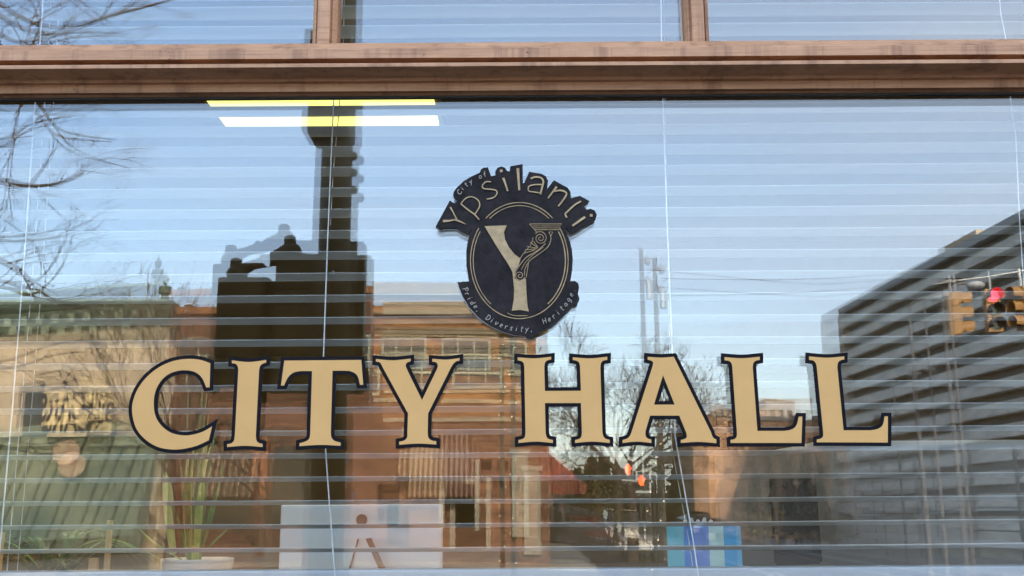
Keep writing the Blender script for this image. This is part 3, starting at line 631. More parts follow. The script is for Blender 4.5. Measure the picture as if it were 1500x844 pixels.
bm = B(); cyl(bm, (pt2.x, 0.52, zd+0.001), (pt2.x, 0.52, zd+0.02), 0.05, 20, 0.065); link('pot', bm, mat('clay_pot', (0.2, 0.09, 0.05), 0.8), pl2)
M_wood = mat('raw_wood_orange', (0.62, 0.40, 0.18), 0.6, 0.1, 20)  # one even orange-brown wood colour
for (px, y0_, y1_, hw, lab) in ((157, 762, 838, 6, 'tall raw wood stake standing among the arching leaves'), (135, 818, 845, 7, 'short raw wood block low at the arching leaves'), (-1, 780, 830, 5, 'raw wood stake at the far left end of the desk')):
    q0, q1 = G(px-hw, y1_, .40), G(px+hw, y0_, .40)
    bm = B(); bevelbox(bm, q0.x, q1.x, .40, .412, zd+0.0008, q1.z, .001); tag(link('wooden_stake', bm, M_wood), lab, 'stake', 'wood stakes in the left plant')
bm = B(); a = G(1050, 660, 1.3); b = G(1900, 660, 1.3)
bevelbox(bm, a.x, b.x, 1.3, 1.36, 0.9, a.z, .01); tag(link('office_partition', bm, mat('pale_partition', (0.16, 0.165, 0.155), .8, .06, 3)), 'pale grey office partition behind the black loudspeaker at the right', 'partition')
# ceiling light fixture
lz = 4.150
def on_ceiling(px, py, z=lz-0.06):
    d = fw + rt*((px-750)/F) + up*((422-py)/F); return CAM + d*((z-EYE)/d.z)
A_ = on_ceiling(303, 144); B_ = on_ceiling(330, 188); C2 = on_ceiling(638, 144); D2 = on_ceiling(641, 188)
lamp = thing('ceiling_light', ((A_.x+C2.x)/2, B_.y-0.2, lz), 'glowing yellowish ceiling panel seen through the top slats', 'ceiling light')
x0_, x1_ = (A_.x+B_.x)/2, (C2.x+D2.x)/2; ya, yb = A_.y-0.12, B_.y+0.005
bm = B(); box(bm, x0_, x1_, min(ya, yb), max(ya, yb), lz-0.060, lz-0.052); link('diffuser', bm, emat('lamp_glow', (1.0, 0.93, 0.22), 0.24), lamp)
bm = B(); box(bm, x0_-0.03, x1_+0.03, min(ya, yb)-0.03, max(ya, yb)+0.03, lz-0.0515, lz+0.001); link('housing', bm, M_ceil, lamp)

for i, (lx, ly) in enumerate(((-2.9, 1.0), (-0.9, 1.0), (1.1, 1.0), (3.1, 1.0), (-2.9, 2.2), (3.1, 2.2))):  # extra glowing panels out of view, added to brighten the office
    t = thing('ceiling_light', (lx, ly, lz), ['unseen fill light panel added over the left side opening', 'unseen fill light panel added above the desk left of the lettering window centre', 'unseen fill light panel added above the desk right of the lettering window centre', 'unseen fill light panel added over the right side opening', 'unseen fill light panel added deeper along the left room wall', 'unseen fill light panel added deeper along the right room wall'][i], 'ceiling light')
    bm = B(); box(bm, lx-.6, lx+.6, ly-.3, ly+.3, lz-.06, lz-.052); link('diffuser', bm, M_glow2 if i else globals().setdefault('M_glow2', emat('added_fill_glow', (1.0, 0.86, 0.60), 1.1)), t)
    bm = B(); box(bm, lx-.63, lx+.63, ly-.33, ly+.33, lz-.0515, lz+.001); link('housing', bm, M_ceil, t)

# ------------------------------------------------------------------ street setting
GR = -0.0
bm = B(); box(bm, -400, 400, -600, 30, -0.4, -0.15); tag(link('ground', bm, M_asph), kind='structure')
def struct(name, bm, m): return tag(link(name, bm, m), kind='structure')
bm = B(); box(bm, -60, 11.0, -6.2, 0.015, -0.15, 0.0); struct('near_pavement', bm, mat('dark_paving', (0.13, 0.12, 0.11), .85, .15, 3))
bm = B(); box(bm, -60, 2.6, -60, -27.5, -0.15, 0.0); struct('far_pavement', bm, M_conc)
bm = B(); box(bm, 13.6, 40, -75, -14, -0.15, 0.0); struct('side_pavement', bm, M_conc)
bm = B()
for k in range(14): box(bm, 3.4+k*0.72, 3.8+k*0.72, -26.5, -23.6, -0.1495, -0.1455)
for k in range(9): box(bm, 0.8, 3.5, -22.0+k*1.5, -21.4+k*1.5, -0.1495, -0.1455)
for k in range(8): box(bm, 8.1, 8.25, -30-k*6, -33-k*6, -0.1495, -0.1455)
box(bm, 13.0, 13.12, -75, -30, -0.1495, -0.1455)
for k in range(10): box(bm, -60+k*6, -57+k*6, -15, -14.85, -0.1495, -0.1455)
struct('road_markings', bm, M_white)

# ------------------------------------------------------------------ signal pole near the window (backs of the heads)
YQ = 5.6
def zs(px, py, Y=YQ): return V(px, py, Y).z
def xs(px, py, Y=YQ): return V(px, py, Y).x
pc = V(494, 400, YQ); rr = 30*(YQ+D)/F
sp_ = thing('signal_pole', (pc.x, -YQ, 0), 'thick dark signal pole with three dark signal heads seen from behind', 'traffic signal pole')
bm = B(); cyl(bm, (pc.x, -YQ, 0), (pc.x, -YQ, 7.6), rr, 28, rr*0.94); link('pole', bm, M_sigdk, sp_, True)
bm = B(); bevelbox(bm, xs(457,180), xs(526,180), -YQ-0.19, -YQ+0.19, zs(494,206), zs(494,60), 0.02); link('collar', bm, M_sigdk, sp_)
bm = B(); cyl(bm, (pc.x, -YQ, 0), (pc.x, -YQ, 0.5), rr*1.5, 28, rr*1.2); link('base', bm, M_sigdk, sp_)
for py in (235, 262, 290):
    q = V(528, py, YQ); bm = B(); cyl(bm, (pc.x+0.1, -YQ, q.z), (q.x, -YQ, q.z), 0.018, 8); ball(bm, q, 0.03, 1.2); link('bolt', bm, M_sigdk, sp_)
def head(pxc, ptop, pbot, Yh, nm='signal_head'):
    xc = xs(pxc, 500, Yh); h = 38*(Yh+D)/F; zt_ = zs(pxc, ptop, Yh); zb_ = zs(pxc, pbot, Yh)
    bm = B(); n = 3; dz = (zt_-zb_)/n
    for k in range(n): bevelbox(bm, xc-h, xc+h, -Yh-0.12, -Yh+0.10, zb_+k*dz+0.003, zb_+(k+1)*dz-0.003, 0.025)
    hd = link(nm, bm, M_sigdk, sp_)
    for k in range(n):
        bm = B(); zc = zb_+(k+0.5)*dz; m_ = 12
        for j in range(m_):
            a0, a1 = math.pi*(-0.1+1.2*j/m_), math.pi*(-0.1+1.2*(j+1)/m_); r_ = 0.155
            vv = [bm.verts.new((xc+r_*math.cos(t), -Yh-0.122-dd, zc+r_*math.sin(t))) for t, dd in ((a0, 0), (a1, 0), (a1, .24), (a0, .24))]
            bm.faces.new(vv)
        bmesh.ops.remove_doubles(bm, verts=bm.verts, dist=0.0005); link('visor', bm, M_sigdk, hd)
head(357, 409, 588, YQ+0.05); head(441, 377, 598, YQ+0.02); head(506, 377, 600, YQ+0.45)
bm = B(); box(bm, xs(384,500), xs(420,500), -YQ-0.13, -YQ-0.06, zs(400,588), zs(400,409)); box(bm, xs(455,500), xs(540,500), -YQ-0.14, -YQ-0.07, zs(500,590), zs(500,384)); link('back_plate', bm, M_sigdk, sp_)
bm = B()
def fit(pcap, Yh):
    q = V(*pcap, Yh); u = (Yh+D)/F
    cyl(bm, (q.x, -Yh, q.z-12*u), (q.x, -Yh, q.z+5*u), 9.5*u, 8, 9*u)
    cyl(bm, (q.x, -Yh, q.z+5*u), (q.x, -Yh, q.z+8*u), 9*u, 8, 5*u)
    ball(bm, Vector((q.x+2*u, -Yh, q.z-16*u)), 16*u, 0.8, 14, 9)
    cyl(bm, (q.x, -Yh, q.z-16*u), (q.x, -Yh, q.z-45*u), 11*u, 10, 13*u)
fit((425, 353), YQ); fit((346, 386), YQ)
tube(bm, [V(427, 366, YQ), V(410, 372, YQ), V(392, 379, YQ), V(372, 386, YQ), V(346, 400, YQ)], [0.065, 0.045, 0.030, 0.030, 0.05], 10)
tube(bm, [V(346, 398, YQ), V(372, 388, YQ), V(410, 383, YQ)], [0.06, 0.034, 0.026], 10)
tube(bm, [V(425, 382, YQ), V(460, 384, YQ), V(494, 384, YQ)], 0.06, 10); ball(bm, V(386, 377, YQ), .028)
link('bracket', bm, M_sigdk, sp_, True)
for py in (688, 716): bm = B(); q = V(508, py, YQ); vs = [V(499, py-8, YQ+.05), V(520, py+6, YQ+.3), V(520, py+16, YQ+.3), V(499, py+10, YQ+.05)]; f = [bm.verts.new(v_) for v_ in vs]; g = [bm.verts.new(v_+Vector((0,0.01,0.0))) for v_ in vs]; bm.faces.new(f); bm.faces.new(g[::-1]); [bm.faces.new((f[i], f[(i+1)%4], g[(i+1)%4], g[i])) for i in range(4)]; link('small_sign', bm, M_whiteb, sp_)

# ------------------------------------------------------------------ buildings opposite (their fronts 34 m away)
YF = 34.0
def fx(px, py=600, Y=YF): return V(px, py, Y).x
def fz(py, px=650, Y=YF): return V(px, py, Y).z
def fbox(bm, p0, p1, py0, py1, d0, d1, px=None, Y=YF):      # box on the front: pixels across, pixels down, from d0 behind to d1 proud
    pm = px if px is not None else (p0+p1)/2
    box(bm, fx(p0, 600, Y), fx(p1, 600, Y), -Y-d0, -Y+d1, fz(py1, pm, Y), fz(py0, pm, Y))
bb = thing('brick_corner_building', (fx(660), -YF-4, 0), 'orange brick corner building with pale cornice and striped awning', 'building')
bm = B(); z_t = fz(462, 660); box(bm, fx(560), fx(803), -YF-14, -YF, 0, z_t)
link('wall', bm, M_brickA, bb)
bm = B(); box(bm, fx(560.2), fx(803.3), -YF-0.02, -YF+0.05, 0, fz(614, 660)); link('lower_wall', bm, brickmat('brown_red_brick', (0.25, 0.11, 0.055), (0.14, 0.055, 0.03), (0.30, 0.21, 0.15), 0.42, 0.15), bb)
bm = B()
box(bm, fx(559), fx(806), -YF-14.2, -YF+0.30, z_t, z_t+0.42)
link('cornice', bm, M_stone, bb)
bm = B()
for py, h, pr in ((470, 5, .12), (483, 8, .22), (507, 4, .12), (513, 5, .16)):
    box(bm, fx(559.5), fx(804), -YF+0.002, -YF+pr, fz(py+h, 660), fz(py, 660))
link('brick_band', bm, mat('weathered_band', (0.20, 0.16, 0.10), 0.8, 0.2, 2), bb)
M_band2 = mat('stone_band', (0.50, 0.42, 0.28), 0.8, 0.15, 2)
bm = B(); 
for py, h in ((517, 5), (572, 4), (612, 6)): box(bm, fx(562), fx(800), -YF+0.003, -YF+0.1, fz(py+h, 660), fz(py, 660))
link('stone_band', bm, M_band2, bb)
def window(parent, p0, p1, py0, py1, cols=2, rows=2, Y=YF, fm=None):
    pm = (p0+p1)/2; x0, x1, z0_, z1_ = fx(p0, 600, Y), fx(p1, 600, Y), fz(py1, pm, Y), fz(py0, pm, Y); t = 0.09
    bm = B()
    box(bm, x0, x1, -Y-0.04, -Y+0.10, z1_-t, z1_); box(bm, x0, x1, -Y-0.04, -Y+0.10, z0_, z0_+t)
    box(bm, x0, x0+t, -Y-0.04, -Y+0.10, z0_+t, z1_-t); box(bm, x1-t, x1, -Y-0.04, -Y+0.10, z0_+t, z1_-t)
    for i in range(1, cols): xx = x0+(x1-x0)*i/cols; box(bm, xx-0.03, xx+0.03, -Y-0.03, -Y+0.08, z0_+t, z1_-t)
    for i in range(1, rows): zz = z0_+(z1_-z0_)*i/rows; box(bm, x0+t, x1-t, -Y-0.03, -Y+0.076, zz-0.03, zz+0.03)
    w_ = link('window', bm, fm or M_wframe, parent)
    bm = B(); box(bm, x0+t, x1-t, -Y-0.02, -Y+0.03, z0_+t, z1_-t); link('glass', bm, M_dkglass, w_)
    return w_
window(bb, 572, 640, 523, 570, 3); window(bb, 662, 736, 523, 570, 3); window(bb, 750, 790, 523, 570, 2)
# fluted awning
def awning(parent, p0, p1, py0, py1, m1, m2, n, Y=YF, proj=1.0, name='awning'):
    pm = (p0+p1)/2; x0, x1 = fx(p0, 600, Y), fx(p1, 600, Y); zt_, zb_ = fz(py0, pm, Y), fz(py1, pm, Y)
    out = []
    for q, mm in ((0, m1), (1, m2)):
        bm = B()
        for i in range(n):
            if i % 2 != q: continue
            a, b = x0+(x1-x0)*i/n, x0+(x1-x0)*(i+1)/n; lift = 0.03*(i % 2)
            vs = [(a, -Y+0.01, zt_), (b, -Y+0.01, zt_), (b, -Y+proj, zb_+0.25), (a, -Y+proj, zb_+0.25), (a, -Y+proj, zb_), (b, -Y+proj, zb_)]
            v = [bm.verts.new((x, y+lift, z+lift)) for x, y, z in vs]; w_ = [bm.verts.new((x, y+lift-0.03, z+lift-0.03)) for x, y, z in vs]
            for A4 in ((0,1,2,3), (3,2,5,4)): bm.faces.new([v[k] for k in A4]); bm.faces.new([w_[k] for k in A4[::-1]])
            for e in ((0,1),(1,2),(2,5),(5,4),(4,3),(3,0)): bm.faces.new((v[e[0]], v[e[1]], w_[e[1]], w_[e[0]]))
        out.append(link(name, bm, mm, parent))
    return out
M_aw1 = mat('tan_fabric', (0.48, 0.34, 0.20), 0.85); M_aw2 = mat('brown_fabric', (0.22, 0.12, 0.08), 0.85); M_aw3 = mat('maroon_fabric', (0.13, 0.055, 0.04), 0.85); M_aw4 = mat('rose_fabric', (0.32, 0.21, 0.15), 0.85)
awning(bb, 604, 655, 652, 728, M_aw1, M_aw2, 14); awning(bb, 655, 706, 655, 728, M_aw4, M_aw3, 14)
bm = B(); fbox(bm, 668, 712, 738, 800, .02, .05); link('shop_door', bm, M_dkglass, bb)
bm = B(); fbox(bm, 712, 719, 700, 805, .02, .14); fbox(bm, 660, 668, 735, 805, .02, .14); fbox(bm, 660, 719, 729, 736, .02, .145); link('door_frame', bm, M_stone, bb)
bm = B(); fbox(bm, 766, 790, 690, 812, .0, .22); fbox(bm, 763, 793, 683, 690, .0, .28); link('stone_pier', bm, M_stone, bb)
M_post = mat('pink_poster', (0.45, 0.30, 0.22), 0.8)
for q in (721, 745): bm = B(); fbox(bm, q, q+16, 700, 716, .0, .05); link('wall_poster', bm, M_post, bb)
bm = B(); fbox(bm, 570, 602, 738, 800, .0, .05); link('shop_glass', bm, M_dkglass, bb)
# side awning
bm = B(); X0 = fx(803)
for i in range(22):
    y = -YF-0.4-i*0.28; lift = 0.03*(i % 2)
    vs = [(X0+0.01, y, fz(666)), (X0+0.01, y-0.28, fz(666)), (X0+1.25, y-0.28, fz(712)), (X0+1.25, y, fz(712)), (X0+1.25, y, fz(724)), (X0+1.25, y-0.28, fz(724))]
    v = [bm.verts.new((a+lift, b, c+lift)) for a, b, c in vs]; w_ = [bm.verts.new((a+lift-.03, b, c+lift-.03)) for a, b, c in vs]
    for A4 in ((0,1,2,3), (3,2,5,4)): bm.faces.new([v[k] for k in A4]); bm.faces.new([w_[k] for k in A4[::-1]])
    for e in ((0,1),(1,2),(2,5),(5,4),(4,3),(3,0)): bm.faces.new((v[e[0]], v[e[1]], w_[e[1]], w_[e[0]]))
for i in range(12):            # striped gable end of the side awning
    xa_, xb_ = X0+0.02+1.2*i/12, X0+0.02+1.2*(i+1)/12; za_ = fz(664)+(fz(712)-fz(664))*i/12; zb_ = fz(664)+(fz(712)-fz(664))*(i+1)/12; dd = .03*(i % 2)
    v = [bm.verts.new(q) for q in ((xa_, -YF-.37+dd, fz(725)), (xb_, -YF-.37+dd, fz(725)), (xb_, -YF-.37+dd, zb_), (xa_, -YF-.37+dd, za_))]; bm.faces.new(v)
link('side_awning', bm, mat('red_fabric', (0.30, 0.08, 0.055), 0.85, 0.5, 4, stretch=(3, 1, .2)), bb)
for k in range(3):
    yk = -YF-3-k*4; bm = B(); box(bm, X0-0.05, X0+0.06, yk-1.3, yk, fz(572), fz(525)); link('window', bm, M_wframe, bb)

rb = thing('red_brick_building', (fx(405), -YF-4, 0), 'red brown brick building with a tan fluted awning behind the signal pole', 'building')
bm = B(); box(bm, fx(255), fx(559.4), -YF-12, -YF+0.05, 0, fz(462, 400)); link('wall', bm, M_brickR, rb)
bm = B(); box(bm, fx(254), fx(559), -YF-12.1, -YF+0.4, fz(462, 400)+0.002, fz(452, 400)); link('cornice', bm, M_brickA, rb)
window(rb, 270, 330, 520, 575, 2, 2, YF-0.05); window(rb, 520, 556, 520, 580, 2, 2, YF-0.05); window(rb, 380, 440, 520, 575, 2, 2, YF-.05)
awning(rb, 300, 388, 655, 728, M_aw1, M_aw2, 20, YF-0.06)
bm = B(); fbox(bm, 405, 500, 655, 800, .0, .1); link('dark_shopfront', bm, M_dkglass, rb)
bm = B(); fbox(bm, 388, 398, 640, 730, .0, .3); link('brick_pier', bm, mat('orange_pier', (0.5, 0.2, 0.09), 0.8), rb)
bm = B(); fbox(bm, 300, 385, 735, 800, .0, .1); link('shop_glass', bm, M_dkglass, rb)

gb = thing('cream_building', (fx(60), -YF-4, 0), 'cream building with green dentilled cornice and green seamed shop roof', 'building')
bm = B(); box(bm, fx(-260), fx(254.5), -YF-12, -YF, 0, fz(499, 100)); link('wall', bm, M_creamw, gb)
bm = B()
zc0, zc1 = fz(500, 100), fz(449, 100)
prf = [(-0.2, zc0), (0.28, zc0), (0.34, zc0+0.15), (0.22, zc0+0.20), (0.22, zc0+0.62), (0.55, zc0+0.80), (0.75, zc0+0.98), (0.80, zc1-0.05), (0.80, zc1), (-0.2, zc1)]
run_x(bm, [(-YF+y, z) for y, z in prf], fx(-260), fx(254), 1); link('cornice', bm, M_copper, gb)
x = fx(-250)
while x < fx(246):
    bm = B(); box(bm, x, x+0.26, -YF+0.2, -YF+0.46, zc0+0.16, zc0+0.46); x += 0.55; link('dentil', bm, M_copperl, gb)
bm = B(); box(bm, fx(-260), fx(253), -YF+0.0, -YF+0.82, zc1+0.002, zc1+0.07); link('cornice_cap', bm, mat('mint_edge', (0.36, 0.55, 0.46), 0.6), gb)
for px, pt in ((240, 398), (277, 455)):
    bm = B()
    q = V(px, 455, YF); u = (YF+D)/F; zq = zc1
    hgt = fz(pt, px)-zq
    cyl(bm, (q.x, -YF, zq), (q.x, -YF, zq+hgt*0.35), 7*u, 10, 5*u); cyl(bm, (q.x, -YF, zq+hgt*0.35), (q.x, -YF, zq+hgt*0.55), 9*u, 10, 9*u); ball(bm, Vector((q.x, -YF, zq+hgt*0.75)), 5*u, 1.6); cyl(bm, (q.x, -YF, zq+hgt*.9), (q.x, -YF, zq+hgt), 1.2*u, 6, .4*u)
    link('finial', bm, M_copper, gb)
for q in ((36, 72, 575, 648), (-60, -20, 560, 640)): bm = B(); fbox(bm, *q, .0, .04); link('dark_window', bm, M_dkglass, gb)  # dark glass plates on the cream wall
# seamed green roof of the shopfront
M_gr = mat('green_metal_roof', (0.22, 0.24, 0.15), 0.5, 0.25, 0.35, col2=(0.06, 0.10, 0.08))
bm = B(); xa, xb2 = fx(-240), fx(250)
zt_, zb_ = fz(655, 100), fz(803, 100)
prism_pts = [(-YF+0.02, zt_), (-YF+2.2, zb_), (-YF+2.2, zb_-0.06), (-YF+0.02, zt_-0.1)]
run_x(bm, prism_pts, xa, xb2, 1); sr = link('seamed_roof', bm, M_gr, gb)
bm = B(); x = xa+0.3
while x < xb2:
    vs = [(x, -YF+0.02, zt_+0.01), (x+0.07, -YF+0.02, zt_+0.01), (x+0.07-0.28, -YF+2.2, zb_+0.01), (x-0.28, -YF+2.2, zb_+0.01)]
    v = [bm.verts.new(q) for q in vs]; w_ = [bm.verts.new((q[0], q[1]+0.03, q[2]+0.07)) for q in vs]
    bm.faces.new(v); bm.faces.new(w_[::-1]); [bm.faces.new((v[i], v[(i+1)%4], w_[(i+1)%4], w_[i])) for i in range(4)]
    x += 0.95
link('roof_seam', bm, mat('dark_green_seam', (0.035, 0.06, 0.04), 0.6), sr)
bm = B(); fbox(bm, -240, 250, 640, 654, .0, .35, 100); link('fascia', bm, M_copperl, gb)
bm = B(); fbox(bm, 208, 232, 560, 655, 0, .2, 220); link('pilaster', bm, M_creamw, gb)
# sign boards on a bracket
YS2 = YF-1.0
sg = thing('shop_sign', (fx(130, 600, YS2), -YS2, 3), 'two cream sign boards with black capitals over an oval board on the cream building', 'sign')
M_sgn = mat('sign_cream', (0.70, 0.55, 0.28), 0.6, 0.12, 5); M_blk = mat('sign_black', (0.02, 0.017, 0.015), 0.6)
def sbox(bm, p0, p1, py0, py1, d0=0, d1=.08): pm = 120; box(bm, fx(p0, 600, YS2), fx(p1, 600, YS2), -YS2-d0, -YS2+d1, fz(py1, pm, YS2), fz(py0, pm, YS2))
bm = B(); sbox(bm, 73, 131, 590, 640); link('sign_board', bm, M_sgn, sg)
bm = B(); sbox(bm, 123, 165, 573, 637, .12, -.02); link('sign_board', bm, M_sgn, sg)
def text_obj(name, s, size, loc, m, parent, depth=0.01, narrow=1.0):
    cu = bpy.data.curves.new('t', 'FONT'); cu.body = s; cu.size = size; cu.extrude = depth; cu.offset = 0.02; cu.align_x = 'CENTER'; cu.align_y = 'CENTER'
    o = bpy.data.objects.new('t', cu); C.objects.link(o); bpy.context.view_layer.update()
    me = bpy.data.meshes.new_from_object(o.evaluated_get(bpy.context.evaluated_depsgraph_get())); bpy.data.objects.remove(o)
    bm = bmesh.new(); bm.from_mesh(me); bpy.data.meshes.remove(me)
    # faces +y (towards the window): x runs to the left as seen from there
    for v in bm.verts: v.co = Vector((loc[0]-v.co.x*narrow, loc[1]+v.co.z, loc[2]+v.co.y))
    return link(name, bm, m, parent)
text_obj('sign_lettering', 'CARS', 1.25, (fx(102, 600, YS2), -YS2+0.09, fz(616, 120, YS2)), M_blk, sg, narrow=0.52)
text_obj('sign_lettering', 'BILL', 0.9, (fx(146, 600, YS2), -YS2-0.01, fz(606, 120, YS2)), M_blk, sg, narrow=0.6)
bm = B(); q = V(106, 681, YS2); u = (YS2+D)/F
prism(bm, [(q.x+20*u*math.cos(t*math.pi/12), q.z+18*u*math.sin(t*math.pi/12)) for t in range(24)], -YS2, -YS2+0.08); link('oval_board', bm, mat('oval_pink_cream', (0.62, 0.50, 0.32), 0.6, 0.3, 4, col2=(0.40, 0.22, 0.15)), sg)
for pts_, r_ in (([V(120, 575, YS2), V(100, 560, YS2), V(60, 565, YS2)], .04), ([V(120, 575, YS2), V(118, 570, YF)], .05), ([V(106, 668, YS2), V(106, 640, YS2)], .02)): bm = B(); tube(bm, pts_, r_, 6); link('bracket', bm, M_dark, sg)
# wall lantern hooks
# ------------------------------------------------------------------ parking structure
YC = 52.0
pcn = V(1232, 452, YC); dirv = Vector((0.040, 1.0, 0)).normalized()      # towards the window
ztop = pcn.z; Lb = 44.0
ps = thing('parking_structure', (pcn.x+8, pcn.y+10, 0), 'long grey parking deck screened with horizontal louvres', 'building')
def psb(bm, s0, s1, z0_, z1_, o0, o1):        # along the face, offset outwards (towards -x) o0..o1
    nrm = Vector((-dirv.y, dirv.x, 0))
    P = [pcn + dirv*s + nrm*o for s in (s0, s1) for o in (o0, o1)]
    vs = [bm.verts.new((p.x, p.y, z)) for p in P for z in (z0_, z1_)]
    for f in ((0,1,3,2),(4,6,7,5),(0,4,5,1),(2,3,7,6),(0,2,6,4),(1,5,7,3)): bm.faces.new([vs[i] for i in f])
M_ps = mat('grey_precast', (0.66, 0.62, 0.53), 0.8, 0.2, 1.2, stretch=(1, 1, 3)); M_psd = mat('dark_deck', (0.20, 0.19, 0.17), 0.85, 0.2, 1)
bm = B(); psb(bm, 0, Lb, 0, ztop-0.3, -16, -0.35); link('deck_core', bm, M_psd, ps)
bm = B(); nrm = Vector((-dirv.y, dirv.x, 0)); z = 1.0
while z < ztop-0.4:
    pr = [(-0.36, z), (0.0, z+0.02), (0.0, z+0.09), (-0.03, z+0.10), (-0.20, z+0.52), (-0.36, z+0.52)]
    a = []; b = []
    for o_, zz in pr:
        p = pcn+nrm*o_; a.append(bm.verts.new((p.x, p.y, zz))); p = p+dirv*Lb; b.append(bm.verts.new((p.x, p.y, zz)))
    for k in range(6): bm.faces.new((a[k], a[(k+1) % 6], b[(k+1) % 6], b[k]))
    bm.faces.new(a); bm.faces.new(b[::-1]); z += 0.82
link('louvres', bm, M_ps, ps)
bm = B(); psb(bm, -0.25, Lb, ztop-0.32, ztop, -16, 0.06); link('parapet', bm, mat('light_coping', (0.40, 0.41, 0.40), 0.7), ps)
bm = B(); psb(bm, -0.45, -0.002, 0, ztop-0.33, -16, 0.05); psb(bm, 0, Lb, 0, 0.98, -0.34, 0.0); link('corner_wall', bm, M_ps, ps)
s = 2.5
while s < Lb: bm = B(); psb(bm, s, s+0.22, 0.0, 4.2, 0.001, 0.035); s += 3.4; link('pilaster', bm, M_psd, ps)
bm = B(); psb(bm, 0.5, Lb-1, 0.42, 0.66, 0.05, 0.3); link('white_ledge', bm, M_white, ps)
bm = B(); 
M_daystrip = mat('painted_daylight_pale', (0.7, 0.72, 0.72), 0.5)  # pale strips painted on the louvres as daylight through the open deck
for s0 in (2, 9, 13, 20, 27): bm = B(); psb(bm, s0, s0+random.uniform(2, 5), 1.72, 1.80, 0.004, 0.02); link('painted_daylight_strip', bm, M_daystrip, ps)
for q in ((8, 11, ztop+0.002, ztop+1.3, -5, -2), (3, 5, ztop+0.002, ztop+0.8, -5, -3)): bm = B(); psb(bm, *q); link('rooftop_box', bm, M_creamw, ps)

# ------------------------------------------------------------------ far buildings down the side street
def simple_building(p0, p1, ptop, Y, depth, m, label, name, wins=(0, 0)):
    x0, x1 = V(p0, 700, Y).x, V(p1, 700, Y).x; zt_ = V((p0+p1)/2, ptop, Y).z
    t = thing(name, ((x0+x1)/2, -Y-depth/2, 0), label, 'building')
    bm = B(); box(bm, x0, x1, -Y-depth, -Y, -0.15, zt_-0.25); link('wall', bm, m, t)
    bm = B(); box(bm, x0-.1, x1+.1, -Y-depth-.1, -Y+.12, zt_-0.248, zt_); link('roof', bm, M_stone, t)
    nx, nz_ = wins
    for i in range(nx):
        for j in range(nz_):
            cx = x0+(x1-x0)*(i+.5)/nx; cz = (zt_-0.6)*(j+.55)/nz_; w_ = (x1-x0)/nx*.28; h_ = zt_/nz_*.28
            bm = B(); box(bm, cx-w_, cx+w_, -Y+.001, -Y+.05, cz-h_, cz+h_); link('window', bm, M_dkglass, t)
    return t
simple_building(1038, 1262, 610, 62, 14, mat('salmon_stucco', (0.66, 0.38, 0.21), .85, .12, .6), 'salmon tan flat roofed building beside the parking deck', 'tan_building', (0, 0))
simple_building(1128, 1196, 584, 150, 20, mat('pale_office', (0.42, 0.38, 0.36), .85, .1, .3), 'pale distant block rising behind the tan building', 'distant_block', (5, 3))
simple_building(1060, 1150, 598, 120, 20, mat('pink_office', (0.46, 0.35, 0.28), .85, .1, .3), 'low pinkish distant building behind the tan building', 'distant_building', (6, 2))
simple_building(806, 900, 712, 75, 14, mat('dark_brick_far', (0.10, 0.07, 0.055), .85, .2, .5), 'low dark brick building beyond the red side awning', 'dark_building', (5, 1))
simple_building(905, 1034, 722, 82, 14, mat('brown_far', (0.14, 0.10, 0.08), .85, .2, .5), 'low brown building behind the street trees', 'brown_building', (6, 1))

# ------------------------------------------------------------------ trees
def grow(bm, p, d, L, r, lev, spread=0.6, rnd=random, segs=3, up_=0.15, kids=3, minr=0.004):
    pts = [p.copy()]; rad = [r]; dd = d.copy(); 
    for i in range(segs):
        dd = (dd + Vector((rnd.uniform(-1, 1), rnd.uniform(-1, 1), rnd.uniform(-1, 1)))*0.22 + Vector((0, 0, up_*0.3))).normalized()
        pts.append(pts[-1]+dd*(L/segs)); rad.append(max(minr, r*(1-0.45*(i+1)/segs)))
    tube(bm, pts, rad, 5 if r > 0.03 else 3, cap=False)
    if lev == 0: return
    for k in range(kids + (1 if rnd.random() < .4 else 0)):
        i = rnd.randint(1, segs) if k else segs
        a = rnd.uniform(0, 2*math.pi); o = dd.orthogonal().normalized(); o = (Matrix.Rotation(a, 3, dd) @ o)
        nd = (dd + o*spread*rnd.uniform(.6, 1.5) + Vector((0, 0, up_))).normalized()
        grow(bm, pts[i], nd, L*rnd.uniform(.58, .85), max(minr, rad[i]*rnd.uniform(.5, .72)), lev-1, spread, rnd, segs, up_, kids, minr)
def bare_tree(name, base, h, r, label, m, lev=5, spread=.65, seed=1, kids=3, minr=.006, lean=(0, 0)):
    rnd = random.Random(seed); t = thing(name, base, label, 'tree')
    bm = B(); base = Vector(base); top = base+Vector((lean[0], lean[1], h*0.32))
    tube(bm, [base, base.lerp(top, .5)+Vector((.05, 0, 0)), top], [r*1.25, r, r*.85], 10); link('trunk', bm, m, t)
    bm = B()
    for k in range(5):
        a = k*1.257+rnd.uniform(-.3, .3); grow(bm, top, Vector((math.cos(a)*.7, math.sin(a)*.7, .9)).normalized(), h*.24, r*.5, lev, spread, rnd, 3, .12, kids, minr)
    link('crown', bm, m, t); return t
b0 = V(925, 745, 40); b0.z = -0.15
bare_tree('bare_street_tree', b0, 9.4, .19, 'broad bare street tree seen between the letters H and A', M_bark, 5, .85, 5, 3, .0125)
b0 = V(1135, 745, 48); b0.z = 0
bare_tree('bare_tree', b0, 6.0, .12, 'bare tree in front of the tan building', M_barkb, 4, .7, 11, 3, .012)
b0 = V(250, 745, 28); b0.z = 0
bare_tree('bare_tree', b0, 8.6, .13, 'slim bare tree in front of the green cornice', M_barkb, 4, .5, 21, 3, .008)
b0 = V(395, 745, 30); b0.z = 0
bare_tree('bare_tree', b0, 5.2, .10, 'small bare tree by the tan fluted awning', M_barkb, 4, .7, 33, 3, .008)
